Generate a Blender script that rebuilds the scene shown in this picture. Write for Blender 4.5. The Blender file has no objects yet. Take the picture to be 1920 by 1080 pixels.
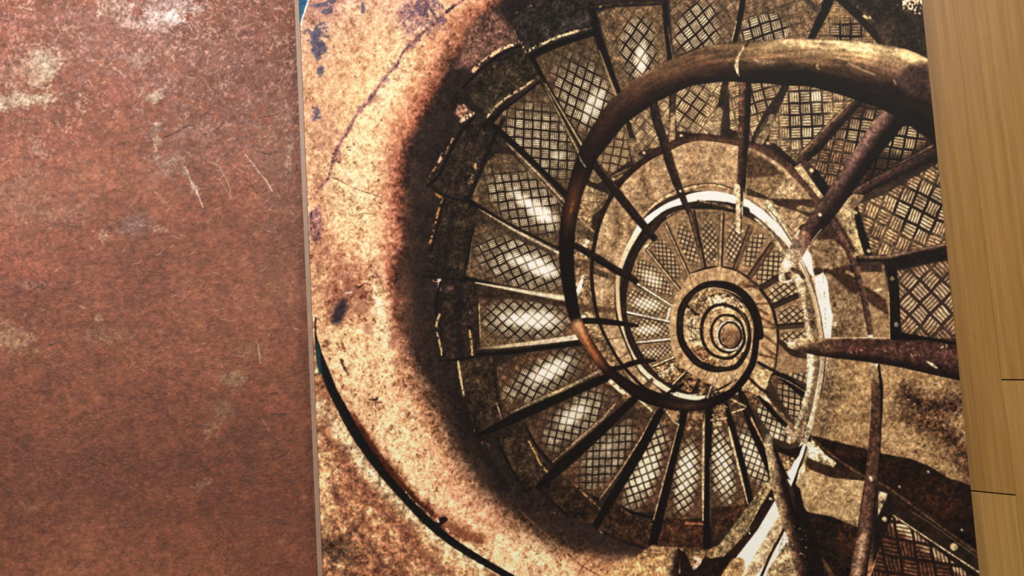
EXPOSURE = 0.0
GAIN = 0.9
GAINR = 0.9
GRID = 1.0
WD = [(134, 95, 43), (148, 107, 53), (162, 122, 65), (144, 104, 50), (157, 117, 60), (171, 132, 74)]
LIGHTS = [('ceiling_lamp_left', (-2.3, -2.2, 3.1), (-.3, 0, 1.5), 1.2, 1.2, 60, (1.0, .93, .88)),
          ('ceiling_lamp_right', (1.9, -2.6, 3.3), (.3, 0, 1.4), 1.2, 1.2, 55, (1.0, .94, .86))]
WORLD = ((1.0, .95, .9, 1), .45)
import numpy as np, math
# ---- the printed picture: an ink layer computed in the panel's own flat coordinates ----
def set_canvas(ax0, ay0, aw, ah):
    global AX0, AY0, AW, AH, XX, YY, INK
    AX0, AY0, AW, AH = ax0, ay0, aw, ah
    YY, XX = np.mgrid[0:AH, 0:AW].astype(np.float32)
    XX += AX0 + .5; YY += AY0 + .5
    INK = np.zeros((AH, AW, 3), np.float32)
    make_noise()

def vnoise(sx, sy=None, seed=0):
    sy = sy or sx
    r = np.random.RandomState(seed)
    gw, gh = int(AW / sx) + 3, int(AH / sy) + 3
    g = r.rand(gh, gw).astype(np.float32)
    x = (np.arange(AW) / sx).astype(np.float32); y = (np.arange(AH) / sy).astype(np.float32)
    xi = x.astype(int); yi = y.astype(int); fx = x - xi; fy = y - yi
    fx = fx * fx * (3 - 2 * fx); fy = fy * fy * (3 - 2 * fy)
    a = g[yi][:, xi]; b = g[yi][:, xi + 1]; c = g[yi + 1][:, xi]; d = g[yi + 1][:, xi + 1]
    fx = fx[None, :]; fy = fy[:, None]
    return (a * (1 - fx) + b * fx) * (1 - fy) + (c * (1 - fx) + d * fx) * fy - .5

def fbm(scales, amps, seed):
    o = np.zeros((AH, AW), np.float32)
    for i, (s, a) in enumerate(zip(scales, amps)):
        o += a * vnoise(s, seed=seed * 31 + i)
    return o / math.sqrt(sum(a * a for a in amps))

def crumble(sc, seed):
    """turned and bent ridge noise: crusty plaster"""
    r = np.random.RandomState(seed); th = .6 + r.rand(); wx = vnoise(sc * 1.3, seed=seed + 7) * sc * 2.2; wy = vnoise(sc * 1.3, seed=seed + 8) * sc * 2.2
    x = (XX + wx) * math.cos(th) + (YY + wy) * math.sin(th); y = -(XX + wx) * math.sin(th) + (YY + wy) * math.cos(th)
    x = (x - x.min()) / sc; y = (y - y.min()) / (sc * .72)
    g = r.rand(int(y.max()) + 3, int(x.max()) + 3).astype(np.float32)
    i = y.astype(np.int32); j = x.astype(np.int32); fy = y - i; fx = x - j
    fy = fy * fy * (3 - 2 * fy); fx = fx * fx * (3 - 2 * fx)
    n = (g[i, j] * (1 - fx) + g[i, j + 1] * fx) * (1 - fy) + (g[i + 1, j] * (1 - fx) + g[i + 1, j + 1] * fx) * fy
    return (.5 - np.abs(n * 2 - 1) ** .8).astype(np.float32)

def make_noise():
    global N_FINE, N_MED, N_BIG, N_BLOT, N_SPK, N_SPK2, NZ
    N_FINE = fbm([1.7, 3.1, 5.3], [1, 1, .8], 1)
    N_MED = fbm([3.3, 7, 14, 29], [1, .8, .8, .7], 2)
    N_BIG = fbm([35, 80, 170], [.7, 1, 1], 3)
    N_BLOT = fbm([4.5, 9, 19], [1, 1, .6], 4)
    global N_CR
    global N_W1, N_W2
    N_W1 = fbm([16, 40], [1, .8], 61); N_W2 = fbm([16, 40], [1, .8], 62)
    N_SPK = fbm([2.6, 4.2], [1, .8], 5)
    N_SPK2 = fbm([2.2, 3.6], [1, .8], 9)
    N_CR = crumble(5.0, 91) * .6 + crumble(9.0, 92) * .55 + crumble(17.0, 93) * .4
    NZ = dict(cr=N_CR, fine=N_FINE, med=N_MED, big=N_BIG, blot=N_BLOT, spk=N_SPK)

def win(x0, y0, x1, y1):
    i0 = max(0, int(x0 - AX0)); i1 = min(AW, int(x1 - AX0) + 2)
    j0 = max(0, int(y0 - AY0)); j1 = min(AH, int(y1 - AY0) + 2)
    if i1 <= i0 or j1 <= j0: return None
    return slice(j0, j1), slice(i0, i1)

def spl(pts, n=8, closed=False):
    P = [np.array(p, float) for p in pts]
    if len(P) < 3: return [tuple(p) for p in P]
    out = []; m = len(P)
    for i in range(m if closed else m - 1):
        if closed: a, b, c, d = P[(i - 1) % m], P[i], P[(i + 1) % m], P[(i + 2) % m]
        else: a, b, c, d = P[max(i - 1, 0)], P[i], P[i + 1], P[min(i + 2, m - 1)]
        for k in range(n):
            t = k / n
            out.append(tuple(.5 * (2 * b + (c - a) * t + (2 * a - 5 * b + 4 * c - d) * t * t + (3 * b - a - 3 * c + d) * t ** 3)))
    if not closed: out.append(tuple(P[-1]))
    return out

def sdf(pts, W):
    x = XX[W]; y = YY[W]
    d = np.full(x.shape, 1e9, np.float32); ins = np.zeros(x.shape, bool)
    n = len(pts)
    for i in range(n):
        ax, ay = pts[i][:2]; bx, by = pts[(i + 1) % n][:2]
        ex, ey = bx - ax, by - ay; L = ex * ex + ey * ey
        if L < 1e-9: continue
        t = np.clip(((x - ax) * ex + (y - ay) * ey) / L, 0, 1)
        d = np.minimum(d, (x - ax - t * ex) ** 2 + (y - ay - t * ey) ** 2)
        if ay != by:
            c = (ay > y) != (by > y)
            ins ^= c & (x < (bx - ax) * (y - ay) / (by - ay) + ax)
    d = np.sqrt(d)
    return np.where(ins, -d, d)

def tint(W, col, tex=None):
    c = np.array(col, np.float32) / 255
    c = np.broadcast_to(c, XX[W].shape + (3,)).copy()
    if tex:
        for name, amp in tex:
            c *= np.clip(1 + amp * 2 * NZ[name][W], 0.1, 3)[..., None]
    return c

def put(W, c, m):
    m = np.clip(m, 0, 1)[..., None]
    INK[W] = INK[W] * (1 - m) + c * m

def mulp(W, c, m):
    m = np.clip(m, 0, 1)[..., None]
    INK[W] = INK[W] * (1 - m + m * c)

def bb(pts, pad):
    xs = [p[0] for p in pts]; ys = [p[1] for p in pts]
    return win(min(xs) - pad, min(ys) - pad, max(xs) + pad, max(ys) + pad)

TEXD = (('fine', .35), ('med', .35))
def poly(pts, col, f=1.2, tex=TEXD, smooth=False, a=1.0, jag=0.0, closed=True):
    if smooth: pts = spl(pts, 6, True)
    W = bb(pts, f * 2 + 3)
    if W is None: return
    s = sdf(pts, W)
    if jag: s = s + jag * 2 * (N_SPK[W] + N_BLOT[W])
    put(W, tint(W, col, tex), (.5 - s / f) * a)

def shade(pts, col, f=8, smooth=True, a=1.0, jag=0.0):
    """multiply ink (tone of the printed picture)"""
    if smooth: pts = spl(pts, 6, True)
    W = bb(pts, f * 2 + 3)
    if W is None: return
    s = sdf(pts, W)
    if jag: s = s + jag * 2 * N_BLOT[W]
    mulp(W, np.array(col, np.float32) / 255, (.5 - s / f) * a)

def tube(pts, w, prof, f=1.2, tex=TEXD, smooth=True, a=1.0, n=8, jag=0.0, ends=None):
    """pts (x,y) or (x,y,width); prof: one colour or [(u,colour)...] across u=-1 (left of travel) .. 1;
    ends = list of profs blended along the length"""
    P = []
    for p in pts:
        P.append((p[0], p[1], p[2] if len(p) > 2 else w))
    if smooth and len(P) > 2: P = spl(P, n)
    W = bb(P, max(p[2] for p in P) / 2 + f * 2 + 2)
    if W is None: return
    x = XX[W]; y = YY[W]
    best = np.full(x.shape, 1e9, np.float32); U = np.zeros_like(best); HW = np.ones_like(best); T = np.zeros_like(best)
    N = len(P) - 1
    for i in range(N):
        ax, ay, aw = P[i]; bx, by, bw = P[i + 1]
        ex, ey = bx - ax, by - ay; L2 = ex * ex + ey * ey
        if L2 < 1e-9: continue
        L = math.sqrt(L2)
        t = ((x - ax) * ex + (y - ay) * ey) / L2
        lo = 0 if (i > 0) else -0.0; tc = np.clip(t, 0, 1)
        dx = x - ax - tc * ex; dy = y - ay - tc * ey
        d = np.sqrt(dx * dx + dy * dy)
        hw = (aw + (bw - aw) * tc) / 2
        side = np.sign(ex * (y - ay) - ey * (x - ax))
        q = d - hw
        k = q < best
        best = np.where(k, q, best); U = np.where(k, side * d / np.maximum(hw, .3), U); HW = np.where(k, hw, HW); T = np.where(k, (i + tc) / N, T)
    if jag: best = best + jag * 2 * N_SPK[W]
    m = .5 - best / f
    U = np.clip(U, -1, 1)
    def pc(pr):
        if not isinstance(pr, list): return np.broadcast_to(np.array(pr, np.float32) / 255, x.shape + (3,)).copy()
        us = [q[0] for q in pr]
        return np.stack([np.interp(U, us, [q[1][k] / 255 for q in pr]) for k in range(3)], -1).astype(np.float32)
    if ends:
        K = len(ends); c = np.zeros(x.shape + (3,), np.float32)
        ts = [e[0] for e in ends]
        for i, (tt, pr) in enumerate(ends):
            wgt = np.interp(T, ts, [1.0 if j == i else 0.0 for j in range(K)]).astype(np.float32)
            c += pc(pr) * wgt[..., None]
    else: c = pc(prof)
    if tex:
        for name, amp in tex: c *= np.clip(1 + amp * 2 * NZ[name][W], .1, 3)[..., None]
    put(W, c, m * a)

def line(pts, w, col, a=1.0, f=1.0, tex=(('spk', .5),), jag=0.0, smooth=True):
    tube(pts, w, col, f=f, tex=tex, smooth=smooth, a=a, jag=jag)

def broken(pts, w, col, a=1.0, thr=0.0, smooth=True, jag=.8):
    """a worn, broken highlight: the line shows only where the grain is high"""
    thr = thr + .14 if thr > -.45 else thr
    P = [(p[0], p[1], (p[2] if len(p) > 2 else w) * .85) for p in pts]
    if smooth and len(P) > 2: P = spl(P, 8)
    W = bb(P, 12)
    if W is None: return
    x = XX[W]; y = YY[W]; best = np.full(x.shape, 1e9, np.float32)
    for i in range(len(P) - 1):
        ax, ay, aw = P[i]; bx, by, bw = P[i + 1]; ex, ey = bx - ax, by - ay; L = ex * ex + ey * ey + 1e-6
        t = np.clip(((x - ax) * ex + (y - ay) * ey) / L, 0, 1)
        best = np.minimum(best, np.sqrt((x - ax - t * ex) ** 2 + (y - ay - t * ey) ** 2) - (aw + (bw - aw) * t) / 2)
    m = np.clip(.5 - (best + jag * 4 * N_SPK[W]) / 1.5, 0, 1) * np.clip((N_SPK[W] + N_BLOT[W] * .8 - thr) * 6 + .6, 0, 1)
    put(W, tint(W, col, (('spk', .4),)), m * a)

def dots(x0, y0, x1, y1, n, r, col, seed, a=.9, cond=None):
    q = np.random.RandomState(seed)
    for _ in range(n):
        x = x0 + q.rand() * (x1 - x0); y = y0 + q.rand() * (y1 - y0)
        if cond and not cond(x, y): continue
        rr = r * (.4 + q.rand()); an = q.rand() * 3.14; l = rr * (q.rand() * 1.5)
        tube([(x, y, rr), (x + l * math.cos(an), y + l * math.sin(an), rr * .6)], rr, col, tex=None, a=a * (.5 + .5 * q.rand()), smooth=False)

def plate(pts, o, u, v, base=(120, 92, 62), lo=(22, 12, 8), hi=(225, 205, 160), hot=None, rim=26, bars=4, weave=False, edge=.55, fr=.0, amp=1.0, core=None):
    """embossed five-bar tread plate: checker of bar groups on the basis u, v; hot = list of (x,y,rx,ry,deg,strength)"""
    W = bb(pts, 4)
    if W is None: return
    s = sdf(pts, W); m = .5 - s / 1.2
    x = XX[W] - o[0]; y = YY[W] - o[1]
    det = u[0] * v[1] - u[1] * v[0]
    a = (x * v[1] - y * v[0]) / det + fr * N_BIG[W] + .11 * N_W1[W]; b = (-x * u[1] + y * u[0]) / det + .11 * N_W2[W]
    ia = np.floor(a); ib = np.floor(b); fa = a - ia - .5; fb = b - ib - .5
    par = ((ia + ib) % 2) < 1
    al = np.where(par, fa, fb); ac = np.where(par, fb, fa)     # along bars / across bars
    L = math.hypot(*u)
    cell = np.sin(ia * 12.9898 + ib * 78.233 + o[0]) * 43758.5453; cell = (cell - np.floor(cell)) - .5
    cs = .5 + .5 * np.cos(2 * math.pi * ac * (bars + .35))
    if bars % 2 == 0: cs = 1 - cs
    inb = np.clip((.41 - np.abs(al)) * L / 1.8 + .3, 0, 1) * np.clip((.41 - np.abs(ac)) * L / 1.8 + .4, 0, 1)
    # how strongly the relief reads: full in the worn middle, faint at the rim
    if core: 
        cx, cy, rx, ry, dg = core; th = math.radians(dg)
        X = (XX[W] - cx) * math.cos(th) + (YY[W] - cy) * math.sin(th); Y = -(XX[W] - cx) * math.sin(th) + (YY[W] - cy) * math.cos(th)
        r = np.sqrt((X / rx) ** 2 + (Y / ry) ** 2)
        k = np.clip((1.10 - r) * 2.8 + N_BLOT[W] * .5 + cell * .5, 0, 1)
    else:
        k = np.clip(-s / rim - .15 + N_BLOT[W] * .5, 0, 1)
    B = tint(W, base, (('med', .3), ('fine', .3), ('blot', .15)))
    faint = B * (1 + (.6 * edge) * (cs * inb * 1.35 - .55))[..., None]
    hiC = np.array(hi, np.float32) / 255; loC = np.array(lo, np.float32) / 255
    if weave:
        fullm = inb * (.72 + .28 * cs)
    else:
        fullm = inb * (.24 + .76 * cs)
    var = np.clip(1 + .4 * N_BLOT[W] + .4 * N_FINE[W] + .28 * cell, .4, 1.5)[..., None]
    full = loC + (hiC - loC) * fullm[..., None] * var * amp
    c = faint * (1 - k[..., None]) + full * k[..., None]
    if hot:
        for (cx, cy, rx, ry, dg, st) in hot:
            th = math.radians(dg)
            X = (XX[W] - cx) * math.cos(th) + (YY[W] - cy) * math.sin(th); Y = -(XX[W] - cx) * math.sin(th) + (YY[W] - cy) * math.cos(th)
            r = np.sqrt((X / rx) ** 2 + (Y / ry) ** 2) + N_BLOT[W] * .25
            h = np.clip((1.3 - r) * 1.25, 0, 1) ** 1.1 * st
            h = h[..., None]
            c = c + np.array((.92, .87, .72), np.float32) * h * (.5 if weave else .9) * (.62 + .38 * (cs * inb)[..., None])
    put(W, c, m)
set_canvas(540, -130, 1360, 1290)

def C(r, g, b): return np.array((r, g, b), np.float32) / 255

# ---------------------------------------------------------------- plaster wall of the print
DARK = spl([(985, -60), (950, -20), (905, 22), (868, 72), (838, 120), (812, 168), (790, 212), (768, 250), (756, 290), (752, 330), (752, 380), (753, 425), (750, 460), (738, 500), (735, 545), (742, 590), (757, 635), (778, 680), (800, 725), (818, 765), (835, 805), (860, 850), (885, 895), (915, 930), (955, 965), (1005, 1000), (1060, 1030), (1120, 1046), (1190, 1052), (1260, 1040)], 8) + [(1900, 1040), (1900, -60)]
WH = (slice(0, AH), slice(0, AW))
SD = sdf(DARK, WH)
sw = SD + 9 * N_BLOT * 2 + 6 * N_FINE + 14 * N_MED
def ramp(v, st):
    xs = [q[0] for q in st]
    return np.stack([np.interp(v, xs, [q[1][k] / 255 for q in st]) for k in range(3)], -1).astype(np.float32)
wallc = ramp(sw, [(-16, (40, 28, 24)), (-8, (78, 46, 36)), (0, (124, 72, 54)), (10, (176, 108, 80)), (26, (208, 146, 108)), (46, (230, 176, 128)), (80, (240, 200, 146)), (115, (236, 196, 142)), (160, (224, 180, 132)), (240, (214, 170, 128))])
low = ramp(sw, [(-26, (38, 29, 22)), (-10, (66, 49, 35)), (4, (112, 82, 57)), (18, (168, 122, 86)), (34, (214, 160, 114)), (60, (234, 184, 134)), (110, (238, 196, 144)), (240, (222, 176, 126))])
lw = np.clip((YY - 560) / 160, 0, 1)[..., None]; wallc = wallc * (1 - lw) + low * lw
# warm and paler areas of the plaster
def gb(cx, cy, rx, ry, dg=0, nz=.3):
    th = math.radians(dg)
    X = (XX - cx) * math.cos(th) + (YY - cy) * math.sin(th); Y = -(XX - cx) * math.sin(th) + (YY - cy) * math.cos(th)
    r = np.sqrt((X / rx) ** 2 + (Y / ry) ** 2) + N_MED * nz
    return np.clip(1 - r, 0, 1) ** 1.0
def mixw(col, m):
    global wallc
    m = np.clip(m, 0, 1)[..., None]; wallc = wallc * (1 - m) + C(*col) * m
mixw((222, 186, 160), np.clip((150 - YY) / 300, 0, .75) * np.clip((SD - 40) / 60, 0, 1))
mixw((243, 226, 178), gb(722, 170, 42, 110, 28) * .9)
mixw((238, 222, 172), gb(665, 330, 70, 150, 12) * .8)
mixw((246, 226, 172), gb(708, 560, 26, 190, -8) * 1.2)
mixw((242, 214, 160), gb(640, 660, 60, 60) * .8)
mixw((190, 128, 96), gb(640, 500, 100, 80, 20, .9) * .9)
mixw((200, 146, 108), gb(600, 480, 50, 200, 0, .9) * .9)
mixw((196, 150, 120), gb(600, 250, 60, 120, 0, .9) * .6)
mixw((150, 92, 68), gb(648, 560, 60, 60, 20, .9) * .9)
mixw((196, 128, 92), gb(700, 800, 150, 100, 55, .9) * .5)
mixw((248, 222, 166), gb(745, 820, 60, 140, -35, .5) * .7)
mixw((232, 170, 128), gb(860, 930, 160, 60, 40, .6) * .6)
mixw((246, 214, 160), gb(1010, 1050, 150, 45, 25, .5) * .9)
mixw((226, 160, 108), gb(1160, 1070, 160, 40, 5, .5) * .8)
mixw((200, 150, 140), gb(775, 25, 60, 50, 0, 1.0) * .9)
mixw((170, 120, 118), gb(600, 15, 60, 40, 0, 1.2) * .8)
amp = .62 + .25 * np.clip((YY - 300) / 400, 0, 1)
v = 1 + amp * .34 * N_FINE + amp * .22 * N_BLOT + amp * .42 * N_CR + .14 * N_MED
wallc = wallc * np.clip(v, .3, 1.35)[..., None] ** np.array((.8, 1.05, 1.25), np.float32)
q = np.clip((-N_CR - N_MED * .5 - .12) * 2.4, 0, 1) * (.32 + .28 * np.clip((YY - 250) / 400, 0, 1))
wallc = wallc * (1 - q[..., None]) + wallc * C(158, 118, 98) * q[..., None]
q = np.clip((N_CR + N_SPK * .5 - .28) * 3, 0, 1) * .2
wallc = wallc * (1 - q[..., None]) + C(252, 228, 190) * q[..., None]
# reddish mottling and dark pits
q = np.clip((N_BLOT * .6 + .5 * N_FINE - .9 * N_CR - .22) * 3, 0, 1) * np.clip(.35 + (YY - 300) / 700, .25, .85)
wallc = wallc * (1 - q[..., None]) + wallc * C(175, 128, 118) * q[..., None]
q = np.clip((N_SPK2 * .9 + N_MED * .5 - .50) * 6, 0, 1) * .55
wallc = wallc * (1 - q[..., None]) + C(92, 48, 44) * q[..., None]
wallc = wallc * np.array((1.0, .952, .93), np.float32)
INK[:] = wallc
# dark recess under the steps
dk = ramp(-SD, [(0, (70, 48, 38)), (25, (52, 38, 32)), (60, (42, 32, 27)), (160, (50, 38, 28))])
tl = np.clip((360 - YY) / 300, 0, 1)[..., None]
dk = dk * (1 - tl * .45) + C(30, 27, 30) * tl * .45
dk = dk * np.clip(1 + .55 * N_MED + .4 * N_FINE + .5 * N_BIG, .35, 1.8)[..., None]
m = np.clip((-SD - 6 + 14 * N_BLOT + 9 * N_MED) / 14, 0, 1)[..., None]
INK[:] = INK * (1 - m) + dk * m
# rusty rim patches of the recess
for cx, cy, rx, ry, dg, st in [(755, 560, 24, 90, -5, 1.0), (880, 60, 40, 60, 30, .6), (835, 110, 18, 60, 30, .5), (900, 140, 40, 18, -40, .35), (700 + 62, 400, 14, 60, 0, .5)]:
    g = gb(cx, cy, rx, ry, dg, .8)[..., None] * st
    INK[:] = INK * (1 - g) + C(112, 70, 50) * np.clip(1 + .7 * N_BLOT + .5 * N_FINE, .3, 1.8)[..., None] * g

# left corners: blue beyond the plaster, pale rim
poly([(540, -60), (585, -60), (578, 0), (571, 22), (565, 42), (562, 60), (540, 60)], (40, 100, 140), tex=(('fine', .2),))
line([(584, -40), (578, 0), (571, 22), (566, 38), (562, 60)], 3, (240, 225, 205), a=.8)
# crack running down the plaster
line([(878, -10, 7), (860, 6, 6), (842, 18, 6), (826, 34, 6), (806, 52, 7), (788, 66, 6), (772, 82, 7), (755, 100, 6), (744, 122, 5), (726, 140, 5), (712, 160, 6), (700, 176, 8), (692, 190, 8), (676, 204, 5), (664, 224, 6), (656, 240, 6), (644, 258, 7), (634, 276, 8), (626, 296, 8), (620, 320, 4), (614, 336, 6), (600, 352, 6), (588, 368, 4)], 6, (150, 98, 98), a=.72, jag=.9, f=2.5)
line([(796, 0, 3), (806, 14, 5), (818, 34, 5), (824, 44, 3)], 4, (120, 80, 92), a=.6, jag=.8, f=2)
broken([(850, 12), (838, 22)], 7, (60, 45, 70), thr=-.4)
def ragged(x, y, rx, ry, col, a=.9, dg=0, lim=.15):
    W = win(x - rx * 1.5, y - ry * 1.5, x + rx * 1.5, y + ry * 1.5)
    if W is None: return
    th = math.radians(dg); X = (XX[W] - x) * math.cos(th) + (YY[W] - y) * math.sin(th); Y = -(XX[W] - x) * math.sin(th) + (YY[W] - y) * math.cos(th)
    r = np.sqrt((X / rx) ** 2 + (Y / ry) ** 2)
    put(W, tint(W, col, (('spk', .3),)), np.clip((1 - r + N_BLOT[W] * .9 + N_SPK[W] * .8 + N_CR[W] * .5 - lim) * 3.5, 0, 1) * a)
for a_ in [(587, 68, 10, 9), (592, 80, 11, 13), (590, 94, 7, 8), (612, 68, 9, 6), (606, 82, 7, 5), (600, 88, 16, 16), (612, 21, 12, 8), (602, 9, 20, 5), (622, 2, 14, 6), (601, 133, 8, 10), (680, 14, 5, 12), (598, 106, 8, 10), (594, 60, 24, 10), (593, 212, 10, 12), (600, 44, 12, 6)]:
    ragged(*a_[:4], (88, 84, 106))
for a_ in [(700, 186, 14, 12), (782, 68, 10, 9), (770, 85, 12, 10), (740, 124, 10, 10), (720, 150, 9, 9), (676, 206, 8, 9), (655, 240, 8, 9), (634, 290, 8, 12), (630, 246, 8, 8)]:
    ragged(*a_[:4], (140, 96, 98), .6)
for a_ in [(660, 540, 26, 16), (676, 580, 30, 30), (650, 500, 30, 12), (600, 500, 10, 30), (612, 470, 20, 12), (598, 540, 10, 16), (640, 610, 14, 10), (690, 620, 14, 20), (664, 640, 14, 10), (735, 640, 12, 20), (742, 680, 14, 14), (640, 520, 20, 10)]:
    ragged(*a_[:4], (132, 84, 72), .5, 0, .5)
for p in [(800, 14), (780, 30), (796, 36)]:
    W = win(p[0] - 40, p[1] - 36, p[0] + 40, p[1] + 36)
    put(W, tint(W, (104, 78, 92), (('spk', .4),)), gb(p[0], p[1], 40, 34, 0, 1.2)[W] * 1.3 * np.clip(N_SPK[W] * 3 + N_CR[W] * 2 + .4, 0, 1))
tube([(597, 388, 9), (593, 405, 20), (592, 425, 24), (593, 440, 18), (590, 450, 8)], 14, (150, 104, 96), f=2.5, a=.9, jag=.8)
broken([(584, 398), (582, 408)], 5, (60, 60, 90), thr=-.5)
tube([(644, 566, 14), (638, 582, 22), (632, 596, 20), (628, 602, 12)], 18, (52, 42, 50), f=9, tex=(('fine', .2),), a=.95)
line([(622, 333, 2), (636, 337, 3), (650, 346, 2), (668, 354, 1.5), (690, 362, 2), (716, 370, 1.5)], 2, (130, 80, 72), a=.7, jag=.3)
line([(665, 536, 2), (674, 538, 4), (684, 531, 2)], 3, (60, 40, 34), a=.8, jag=.5)
line([(648, 550), (660, 548)], 3, (250, 225, 205), a=.7, jag=.4)
line([(742, 508, 3), (744, 520, 4), (739, 535, 3)], 3, (50, 30, 28), a=.7, jag=.5)
line([(672, 403), (684, 400), (700, 402)], 1.6, (90, 55, 45), a=.7)
line([(690, 748, 2), (703, 750, 5), (709, 745, 2)], 3, (80, 50, 52), a=.8, jag=.5)
line([(755, 706, 2), (757, 718, 4), (760, 724, 7)], 3, (130, 70, 60), a=.8, jag=.5)
line([(762, 730, 8), (768, 760, 9), (776, 790, 7)], 8, (246, 214, 166), a=.45, f=6, jag=1)
line([(640, 676, 6), (646, 690, 6), (652, 700, 4)], 5, (100, 60, 60), a=.7, jag=.9)
dots(575, 60, 760, 640, 130, 2.4, (66, 36, 36), 3)
dots(610, 660, 860, 900, 110, 2.6, (80, 40, 30), 4, cond=lambda x, y: x > 560 + (y - 500) * .42)
dots(760, 880, 1150, 1075, 70, 2.6, (80, 40, 26), 5, cond=lambda x, y: y > 850 + (x - 760) * .45)
dots(780, 60, 900, 140, 26, 3, (66, 40, 40), 6)
line([(975, 958, 1.5), (1010, 990, 2.5), (1050, 1025, 3), (1090, 1060, 3), (1125, 1080, 3), (1150, 1095)], 2.5, (128, 78, 48), a=.8, jag=.3)
line([(1120, 1038, 1.5), (1096, 1058, 3), (1082, 1084, 3)], 2, (140, 88, 55), a=.75, jag=.3)

# lower left: brown stained plaster outside the rail
LL = [(560, 640), (592, 640), (600, 690), (615, 735), (640, 785), (690, 858), (740, 920), (790, 972), (850, 1025), (930, 1078), (990, 1110), (990, 1140), (540, 1140), (540, 640)]
W = bb(LL, 5); s = sdf(LL, W); base = ramp(N_MED[W] * 1.1 + N_BIG[W] * .9 + N_BLOT[W] * .6, [(-.9, (112, 62, 44)), (-.2, (165, 108, 72)), (.25, (205, 152, 104)), (.8, (240, 200, 144))])
base *= np.clip(1 + .4 * N_FINE[W] + .2 * N_BLOT[W] + .6 * N_CR[W], .35, 1.5)[..., None]
put(W, base, .5 - s / 1.5)
for p, w, c, a in [([(598, 760), (640, 810), (690, 880), (760, 950), (830, 1010), (900, 1060)], 34, (246, 214, 160), .55), ([(606, 850), (612, 900), (614, 960), (612, 1000)], 14, (226, 190, 130), .5),
                   ([(612, 700), (618, 745), (614, 800)], 20, (118, 70, 48), .5), ([(640, 850), (660, 890), (700, 940), (760, 1000), (820, 1070)], 26, (128, 74, 52), .6), ([(620, 900), (640, 950), (675, 1000), (712, 1050), (725, 1085)], 8, (104, 58, 50), .7)]:
    tube(p, w, c, f=14, tex=(('blot', .4), ('fine', .3)), a=a, jag=2.5)
W = win(596, 990, 680, 1085); put(W, tint(W, (64, 52, 36), (('blot', .8), ('spk', .6))), gb(636, 1038, 46, 50, 0, 1.2)[W] * 1.5 * (.5 + N_SPK[W]))
line([(655, 975), (668, 1010), (690, 1040), (705, 1065)], 1.5, (180, 130, 90), a=.7)
dots(604, 720, 720, 1075, 90, 2.6, (60, 32, 28), 8, cond=lambda x, y: x < 560 + (y - 600) * .5)
dots(604, 690, 660, 860, 60, 2.4, (235, 205, 165), 9, a=.7, cond=lambda x, y: x < 560 + (y - 560) * .38)
tube([(596, 1008), (598, 1050), (597, 1090)], 6, (70, 56, 52), f=3, a=.8)
# brown shade band of the rail, then the black rail
shade([(664, 806), (684, 800), (716, 846), (760, 900), (800, 942), (850, 975), (905, 1002), (900, 1022), (850, 1012), (800, 985), (760, 945), (720, 895), (690, 850)], (150, 112, 96), f=16, jag=5)
shade([(655, 780), (668, 780), (706, 838), (744, 890), (790, 940), (815, 960), (800, 968), (750, 920), (700, 860)], (140, 104, 90), f=5, jag=1.5)
broken([(756, 918), (775, 940), (792, 953), (805, 967)], 4, (255, 225, 180), thr=-.2)
RAIL = [(592, 596, 3), (591, 622, 3), (595, 645, 7), (600, 670, 13), (611, 700, 16), (625, 735, 17), (641, 765, 18), (659, 800, 19), (684, 840, 17), (708, 873, 16), (731, 902, 15), (763, 938, 15), (800, 976, 16), (838, 1009, 15), (880, 1037, 14), (908, 1054, 13), (955, 1081, 13), (1010, 1110, 13)]
tube(RAIL, 20, [(-1, (13, 11, 13)), (0, (15, 14, 15)), (.6, (14, 20, 22)), (1, (12, 13, 14))], tex=(('fine', .25),), jag=.5)
tube([(596, 640, 2), (597, 668, 8), (600, 700, 6)], 6, (18, 66, 70), f=3, tex=None, a=.8)
tube([(820, 985, 12), (828, 976, 13), (834, 974, 10)], 12, (20, 14, 14), smooth=False, jag=.5)
for x, y in [(838, 992), (819, 974)]: broken([(x, y), (x + 3, y + 4)], 5, (250, 215, 180), thr=-.6)

# ---------------------------------------------------------------- outer ends of the steps
STEP = (62, 47, 33)
TX = (('fine', .5), ('med', .45), ('blot', .35))
def step(pts, col=STEP, a=.85): poly(pts, col, f=3, tex=TX, a=a)
step([(955, 38), (1000, 6), (1060, -20), (1110, 10), (1112, 50), (1080, 62), (1020, 84), (985, 98), (976, 80)], (38, 34, 30))
step([(985, 100), (960, 95), (905, 130), (880, 180), (913, 222), (945, 188), (1000, 152), (1016, 150)], (50, 42, 30))
step([(913, 225), (885, 228), (850, 262), (808, 330), (830, 372), (876, 378), (905, 316), (940, 285), (925, 245)], (46, 36, 28))
step([(828, 372), (812, 440), (800, 512), (872, 522), (882, 470), (896, 400), (876, 380)], (44, 35, 26))
step([(826, 525), (872, 528), (896, 533), (894, 590), (897, 655), (890, 668), (826, 676), (830, 600)], (48, 36, 28))
step([(860, 678), (925, 668), (930, 716), (945, 770), (955, 778), (900, 815), (878, 760)], (54, 41, 28))
step([(932, 818), (985, 795), (1000, 830), (1030, 885), (1010, 912), (992, 926), (965, 890)], (52, 38, 26))
step([(1012, 915), (1070, 892), (1095, 925), (1125, 952), (1115, 985), (1060, 968)], (48, 33, 22))
step([(1120, 985), (1150, 945), (1190, 970), (1225, 985), (1215, 1028), (1160, 1010)], (50, 32, 20))
step([(1240, 990), (1248, 965), (1318, 975), (1320, 1030), (1232, 1022)], (62, 36, 22))
step([(1336, 952), (1400, 946), (1405, 960), (1340, 1010)], (60, 36, 22))
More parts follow.
